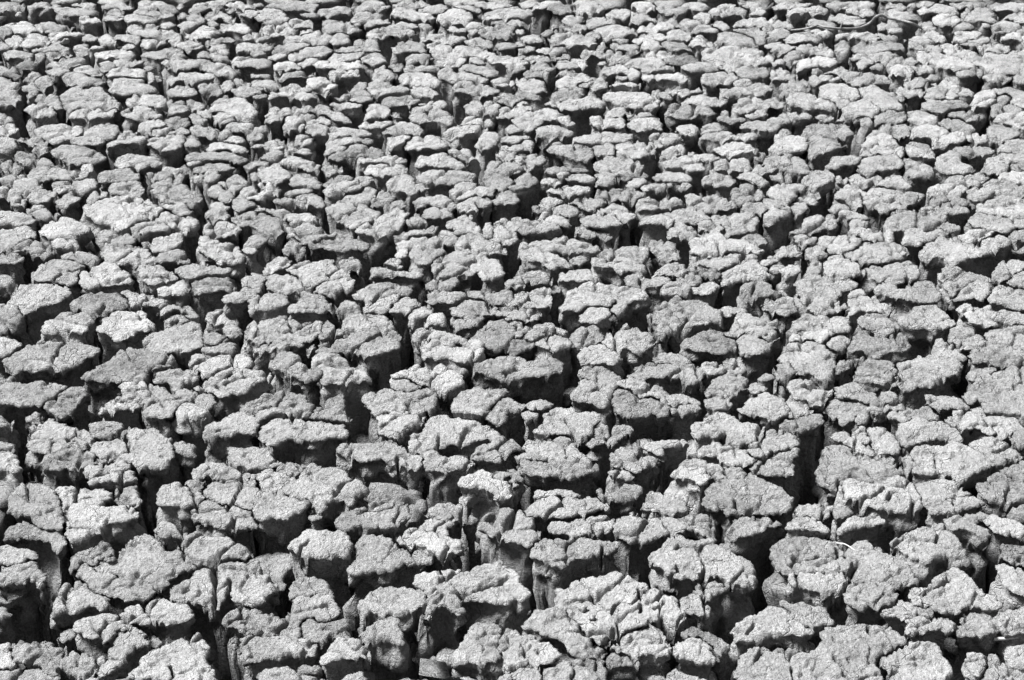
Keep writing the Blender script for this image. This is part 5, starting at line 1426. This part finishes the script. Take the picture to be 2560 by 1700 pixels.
# ------------------------------------------------------------------ the blocks in the photograph
order = np.argsort([-b['img'] for b in blocks])
single = set(order[:300].tolist())
rest_V, rest_F, rest_T, rest_n = [], [], [], 0
ntri = 0
GAP = 0.0035
for i, b in enumerate(blocks):
    y = b['c'][1]
    near = y < 3.3
    g = px(y) * (1.45 if y < 2.5 else 1.6 if near else 1.9)
    lo, hi = b['lo'] - 0.016, b['hi'] + 0.016
    xs = np.arange(lo[0], hi[0] + g, g); ys = np.arange(lo[1], hi[1] + g, g)
    X, Y = np.meshgrid(xs, ys)
    P = np.column_stack([X.ravel(), Y.ravel()])
    Wp = P + 0.011 * np.column_stack([n2(P, 26, 1.0), n2(P, 26, 2.0)]) + 0.008 * np.column_stack([n2(P, 75, 3.0), n2(P, 75, 4.0)]) + 0.004 * np.column_stack([n2(P, 170, 5.0), n2(P, 170, 6.0)])
    d = sdf(chaikin(b['q']), Wp) + 0.003
    cut = np.zeros(len(d), bool)
    d0 = d.copy()
    for j in np.nonzero((LO < hi + 0.004).all(1) & (HI > lo - 0.004).all(1))[0]:
        if j == i or abs(HH[j] - HH[i]) > 0.025: continue
        m = (d0 > -0.012) & ((Wp > LO[j] - 0.016) & (Wp < HI[j] + 0.016)).all(1)
        if m.any():
            dn = sdf(blocks[j]['q'], Wp[m]) + 0.003
            bis = 0.5 * (d0[m] - dn) - GAP / 2
            e = d0[m] + 0.007 * sstep(-0.016, -0.008, dn)          # crusts that nearly touch meet in a thin crack
            dm = np.minimum(np.maximum(d[m], e), np.where(dn > -0.016, bis, 9))
            cut[m] |= (dn > -0.016) & (bis < e + 1e-6)
            d[m] = dm
    fl = [L for L in fissures if (L.min(0) < hi).all() and (L.max(0) > lo).all()]
    r = build_block(X, Y, g, d.reshape(X.shape), b['h'], b['c'], i + 1, RINGS_NEAR if near else RINGS_MID, True, fl, cut.reshape(X.shape))
    if r is None: continue
    V, F = r
    ntri += 2 * len(F)
    if i in single:
        loc = (b['c'][0], b['c'][1], b['h'])
        o = link('mud_block', make_mesh('mud_block', V - np.array(loc), F, MUD, b['tone']), loc, ground)
    else:
        rest_V.append(V); rest_F.append(F + rest_n); rest_T.append(np.full(len(V), b['tone'])); rest_n += len(V)
print('traced', len(blocks), 'tris', ntri)

# ------------------------------------------------------------------ blocks between and beyond them, past the picture's edges
rs = np.random.RandomState(11)
SP = 0.135
seeds = []
for k, yy in enumerate(np.arange(1.0, 8.6, SP * 0.87)):
    hw = 0.42 * math.hypot(yy, CAM_H) + 1.15
    for xx in np.arange(-hw, hw, SP):
        seeds.append((xx + (k % 2) * SP / 2, yy))
seeds = np.array(seeds); seeds += rs.uniform(-0.045, 0.045, seeds.shape)
ds = np.concatenate([traced_sdf(seeds[a:a + 40], 0.1) for a in range(0, len(seeds), 40)])
seeds = seeds[ds < -0.030]
def in_frame(q):
    z = (q[:, 1] * cP + CAM_H * sP)
    u = q[:, 0] / z * F_U; v = (-CAM_H * cP + q[:, 1] * sP) / z * F_U
    return (np.abs(u) < W_U / 2 - 6) & (np.abs(v) < H_U / 2 - 6)
inf = in_frame(seeds)
extra = 0
for i, s0 in enumerate(seeds):
    g = 0.025 if not inf[i] else 0.007
    Rm = 0.12
    nbr = seeds[(np.abs(seeds - s0) < 0.34).all(1)]
    nbr = nbr[np.abs(nbr - s0).sum(1) > 1e-9]
    xs = np.arange(s0[0] - Rm, s0[0] + Rm, g); ys = np.arange(s0[1] - Rm, s0[1] + Rm, g)
    X, Y = np.meshgrid(xs, ys); P = np.column_stack([X.ravel(), Y.ravel()])
    Wp = P + 0.02 * np.column_stack([n2(P, 18, 1.0), n2(P, 18, 2.0)])
    own = np.hypot(*(Wp - s0).T)
    d = np.full(len(P), 0.085) - own
    if len(nbr):
        oth = np.sqrt(((Wp[:, None] - nbr[None]) ** 2).sum(-1)).min(1)
        d = np.minimum(d, (oth - own) / 2 - 0.008)
    d = np.minimum(d, -traced_sdf(P, 0.14) - 0.012)
    hgt = rs.uniform(-0.015, 0.012) - (rs.uniform(0.03, 0.06) if inf[i] else 0)
    r = build_block(X, Y, g, d.reshape(X.shape), hgt, s0, 2000 + i, RINGS_MID if inf[i] else RINGS_FAR, bool(inf[i]))
    if r is None: continue
    V, F = r; extra += 1; ntri += 2 * len(F)
    rest_V.append(V); rest_F.append(F + rest_n); rest_T.append(np.full(len(V), rs.normal(0, 0.35))); rest_n += len(V)
o = link('small_mud_blocks', make_mesh('small_mud_blocks', np.concatenate(rest_V), np.concatenate(rest_F), MUD, np.concatenate(rest_T)), (0, 0, 0), ground)
o['kind'] = 'stuff'
o['label'] = 'smaller dried mud blocks filling the far field and the gaps'
print('extra', extra, 'in frame', int(inf.sum()), 'tris', ntri)

# ------------------------------------------------------------------ crumbs fallen into the cracks
def icosphere(sub):
    ph = (1 + 5 ** 0.5) / 2
    v = [(-1, ph, 0), (1, ph, 0), (-1, -ph, 0), (1, -ph, 0), (0, -1, ph), (0, 1, ph), (0, -1, -ph), (0, 1, -ph), (ph, 0, -1), (ph, 0, 1), (-ph, 0, -1), (-ph, 0, 1)]
    f = [(0, 11, 5), (0, 5, 1), (0, 1, 7), (0, 7, 10), (0, 10, 11), (1, 5, 9), (5, 11, 4), (11, 10, 2), (10, 7, 6), (7, 1, 8), (3, 9, 4), (3, 4, 2), (3, 2, 6), (3, 6, 8), (3, 8, 9), (4, 9, 5), (2, 4, 11), (6, 2, 10), (8, 6, 7), (9, 8, 1)]
    v = [np.array(a, float) / np.linalg.norm(a) for a in v]
    for _ in range(sub):
        mid = {}; nf = []
        def mp(a, b):
            k = (min(a, b), max(a, b))
            if k not in mid:
                c = v[a] + v[b]; v.append(c / np.linalg.norm(c)); mid[k] = len(v) - 1
            return mid[k]
        for a, b, c in f:
            x, y2, z = mp(a, b), mp(b, c), mp(c, a)
            nf += [(a, x, z), (b, y2, x), (c, z, y2), (x, y2, z)]
        f = nf
    return np.array(v), np.array(f)
def stone(seed, sub, size, sharp=0.5):
    """an angular broken lump: a ball cut by random planes, then roughened"""
    r2 = np.random.RandomState(seed)
    v, f = icosphere(sub)
    v = v.copy()
    for _ in range(9):
        nn = r2.normal(size=3); nn /= np.linalg.norm(nn)
        k = r2.uniform(0.45, 0.75) + (1 - sharp) * 0.2
        ex = np.maximum(v @ nn - k, 0)
        v -= ex[:, None] * nn * 0.92
    v *= 1 + 0.16 * noise(v * 2.5 + seed)[:, None] + 0.08 * noise(v * 6 + seed)[:, None]
    return v * np.asarray(size), f
cr_V, cr_F, cr_n = [], [], 0
cand = np.column_stack([rs.uniform(-2.6, 2.6, 16000), rs.uniform(1.5, 6.0, 16000)])
cand = cand[in_frame(cand)]
dc = np.concatenate([traced_sdf(cand[a:a + 60], 0.05) for a in range(0, len(cand), 60)])
cand = cand[(dc < -0.006)][:1100]
for k, q in enumerate(cand):
    s = rs.uniform(0.008, 0.024)
    v, f = stone(k, 1, (s * rs.uniform(0.8, 1.5), s, s * rs.uniform(0.6, 1.0)))
    a = rs.uniform(0, 6.28); ca, sa = math.cos(a), math.sin(a)
    v = np.column_stack([v[:, 0] * ca - v[:, 1] * sa, v[:, 0] * sa + v[:, 1] * ca, v[:, 2]])
    cr_V.append(v + (q[0], q[1], rs.uniform(-0.17, -0.085))); cr_F.append(f + cr_n); cr_n += len(v)
o = link('crack_rubble', make_mesh('crack_rubble', np.concatenate(cr_V), np.concatenate(cr_F), MUD, 0.0), (0, 0, 0), ground)
o['kind'] = 'stuff'
o['label'] = 'crumbs of dried mud fallen into the deep cracks'

# ------------------------------------------------------------------ loose things lying on the blocks
bpy.context.view_layer.update()
dg = bpy.context.evaluated_depsgraph_get()
def floor_at(x, y):
    hit, loc, *_ = scene.ray_cast(dg, Vector((x, y, 0.5)), Vector((0, 0, -1)))
    return loc.z if hit else GZ
def T(i, j, x, y):
    return np.array([i * 236.1 + x, j * 156.8 + y])
def tag(o, label, cat, group=None):
    o['label'] = label; o['category'] = cat
    if group: o['group'] = group
def lump(name, label, cat, uv, w_u, h_u, seed, tone=0.0, sharp=0.6, rot=0.0, mat=None, sub=3, group=None):
    """a loose piece w_u x h_u picture units in size, standing on whatever lies beneath it"""
    q = unproject(uv, 0.01)
    for _ in range(3):
        zf = floor_at(q[0], q[1]); q = unproject(uv, zf + 0.008)
    k = math.hypot(math.hypot(q[0], q[1]), CAM_H) / F_U
    sx, sz = w_u * k / 2 * 1.15, h_u * k / 2 * 1.1
    v, f = stone(seed, sub, (sx, (sx + sz) / 2, sz), sharp)
    v = v + 0.06 * sx * noise(v / sx * 7)[:, None]
    me = make_mesh(name, v, f, mat or MUD, tone)
    o = link(name, me, (q[0], q[1], zf - v[:, 2].min() - 0.15 * sz))
    o.rotation_euler = (0, 0, rot)
    tag(o, label, cat, group)
    return o
def tube(pts, rad, seg=10):
    pts = np.asarray(pts); m = len(pts)
    tg = np.gradient(pts, axis=0); tg /= np.linalg.norm(tg, axis=1)[:, None]
    up = np.array([0, 0, 1.0])
    a = np.cross(tg, up); a /= np.linalg.norm(a, axis=1)[:, None]
    b = np.cross(a, tg)
    th = np.arange(seg) / seg * 2 * math.pi
    V = (pts[:, None] + (a[:, None] * np.cos(th)[None, :, None] + b[:, None] * np.sin(th)[None, :, None]) * np.asarray(rad)[:, None, None]).reshape(-1, 3)
    k = np.arange(m * seg).reshape(m, seg)
    F = np.stack([k[:-1], np.roll(k, -1, 1)[:-1], np.roll(k, -1, 1)[1:], k[1:]], -1).reshape(-1, 4)
    return V, F
def spline(p, n):
    p = np.asarray(p, float); t = np.linspace(0, len(p) - 1, n); i = np.clip(t.astype(int), 0, len(p) - 2); f = (t - i)[:, None]
    P = np.concatenate([[2 * p[0] - p[1]], p, [2 * p[-1] - p[-2]]])
    a, b, c, d = P[i], P[i + 1], P[i + 2], P[i + 3]
    return 0.5 * (2 * b + (c - a) * f + (2 * a - 5 * b + 4 * c - d) * f ** 2 + (3 * b - a - 3 * c + d) * f ** 3)

tw = [(21, 28), (34, 26.5), (44, 23.8), (46.5, 23), (52, 25), (60, 26), (72, 26.5), (82, 26), (90, 23.5), (96, 19.5), (99, 16), (102.5, 14.2), (106, 14.6), (112, 17), (120, 18), (128, 20), (136, 23), (143, 27)]
uv = spline([T(3, 0, *a) for a in tw], 120)
k01 = np.linspace(0, 1, 120)
zz = 0.030 + 0.012 * np.sin(k01 * 9) + 0.05 * np.exp(-((k01 - 0.62) / 0.10) ** 2) - 0.035 * sstep(0.9, 1, k01) - 0.02 * sstep(0.1, 0, k01)
pts = np.array([np.append(unproject(a, z), z) for a, z in zip(uv, zz)])
rad = 0.0030 + 0.0016 * sstep(0.1, 0.6, k01) - 0.001 * sstep(0.85, 1, k01) + 0.0007 * noise(np.column_stack([k01 * 40, k01 * 0, k01 * 0]))
rad += 0.0018 * np.exp(-((k01 - 0.605) / 0.012) ** 2)
V, F = tube(pts, rad, 12)
V += 0.0009 * noise(V * 260)[:, None]
base = pts[0]
twig = link('fallen_twig', make_mesh('fallen_twig', V - base, F, TWIG), base)
tag(twig, 'long bent dark twig lying across the far mud blocks', 'twig')
for kk, (dx, dy) in ((72, (-0.012, 0.004)), (39, (0.004, 0.0))):
    p0 = pts[kk]
    q = np.array([p0 + np.array([dx, dy, 0.020]) * s for s in (0.2, 0.6, 1.0)])
    V, F = tube(q, [0.0032, 0.0028, 0.002], 8)
    link('twig_stub', make_mesh('twig_stub', V - base, F, TWIG), (0, 0, 0), twig)

lump('loose_mud_cube', 'pale cube shaped loose mud chunk tilted over a dark crack', 'mud chunk', T(0, 1, 186, 124), 17, 13, 501, 0.9, 0.9, 0.4)
LUMPS = [
 ('mud_pebble', 'rounded dark pebble leaning on the block edge near the bottom centre crack', 'pebble', (2, 3, 28.5, 6.5), 8, 9, 0.2),
 ('mud_pebble', 'small flat pebble just below the rounded pebble near the bottom centre', 'pebble', (2, 3, 32.5, 14), 7, 4, 0.3),
 ('mud_crumb', 'tiny mushroom shaped crumb standing in the crack left of the centre', 'crumb', (1, 2, 123.5, 37), 3.5, 6, 0.8),
 ('mud_chip', 'upright pale chip beside the white topped block at lower centre', 'chip', (1, 2, 194, 149), 6, 10, 1.5),
 ('mud_crumb', 'tiny pale round crumb in front of the broad block at lower centre', 'crumb', (2, 2, 14.5, 131), 5, 4, 1.6),
 ('mud_chunk', 'pale lumpy chunk beside the tiny round crumb at lower centre', 'mud chunk', (2, 2, 26.5, 128), 14, 8, 1.0),
 ('mud_chunk', 'small rough chunk leaning on a block edge right of the lower centre', 'mud chunk', (2, 2, 85, 112), 6, 6, 0.6),
 ('mud_pebble', 'smooth rounded pebble at the rim of the big flat far right plate', 'pebble', (3, 0, 195, 72.5), 12, 7, 0.6),
 ('mud_chunk', 'small pale angular stone below the dark far left corner blocks', 'mud chunk', (0, 0, 19, 15), 8, 6, 0.6),
 ('mud_chunk', 'dark little chunk among broken slabs at the far left', 'mud chunk', (0, 0, 61, 38.5), 6, 6, -0.5),
 ('mud_chip', 'thin upright chip on the block edge above the upper left wide crack', 'chip', (0, 1, 137.5, 9), 3.5, 6, 0.4),
 ('mud_chip', 'pointed chip standing between two rounded blocks at the left', 'chip', (0, 1, 58.3, 38.5), 3, 5, 0.7),
 ('mud_chip', 'leaning flake wedged behind the pale fractured block left of centre', 'chip', (0, 1, 119, 89.5), 6, 6, 0.6),
 ('mud_chip', 'white pointed chip at the crack beside the striped slab near centre', 'chip', (1, 1, 123, 73), 4.5, 6, 1.6),
 ('mud_crumb', 'oval pale crumb below the crusted block at the upper right', 'crumb', (3, 1, 85.5, 32.5), 4, 4, 1.2),
 ('mud_crumb', 'pale crumb on the right edge of the flaky block at right', 'crumb', (3, 1, 125, 76.5), 5, 4.5, 1.2),
 ('mud_chip', 'flat pale splinter bridging two blocks right of the upper centre', 'chip', (2, 1, 77, 23.2), 9, 3, 1.0),
 ('mud_chip', 'bright chip on the flat bottom centre plate', 'chip', (2, 3, 74, 98), 7, 6, 1.6),
 ('mud_chunk', 'bright knob beside the bright chip on the bottom centre plate', 'mud chunk', (2, 3, 65, 90), 11, 9, 1.2),
 ('mud_crumb', 'small oval crumb beside a forked crack on the bottom centre plate', 'crumb', (2, 3, 109, 82.5), 6, 3.5, 1.4),
]
for k, (nm, lb, ct, a, w, hh, tn) in enumerate(LUMPS):
    lump(nm, lb, ct, T(*a), w, hh, 600 + k, tn, 0.7, k * 1.3, sub=2)

def straw(label, ends, z_up, r):
    uv = spline([T(*e) for e in ends], 24)
    P = []
    zs = []
    for a in uv:
        q = unproject(a, 0.0); zs.append(floor_at(q[0], q[1]))
    z0, z1 = np.max(zs[:12]), np.max(zs[12:])
    for k, a in enumerate(uv):
        z = z0 + (z1 - z0) * k / 23 + z_up
        P.append(np.append(unproject(a, z), z))
    P = np.array(P)
    V, F = tube(P, np.full(24, r) * (1 - 0.4 * np.linspace(0, 1, 24)), 8)
    o = link('dry_straw', make_mesh('dry_straw', V - P[0], F, STRAW), P[0])
    tag(o, label, 'straw')
straw('pale flattened straw jutting in from the right edge near the bottom', [(3, 3, 208, 119), (3, 3, 220, 118.5), (3, 3, 232, 117), (3, 3, 246, 116)], 0.004, 0.0032)
straw('short pale straw lying on the large block at lower right', [(3, 3, 63, 30.5), (3, 3, 71, 31.5), (3, 3, 80, 37)], 0.002, 0.0014)
straw('thin curved straw over the dark crack right of the centre', [(2, 2, 55, 8.5), (2, 2, 60, 8), (2, 2, 65, 9.5)], 0.004, 0.0014)
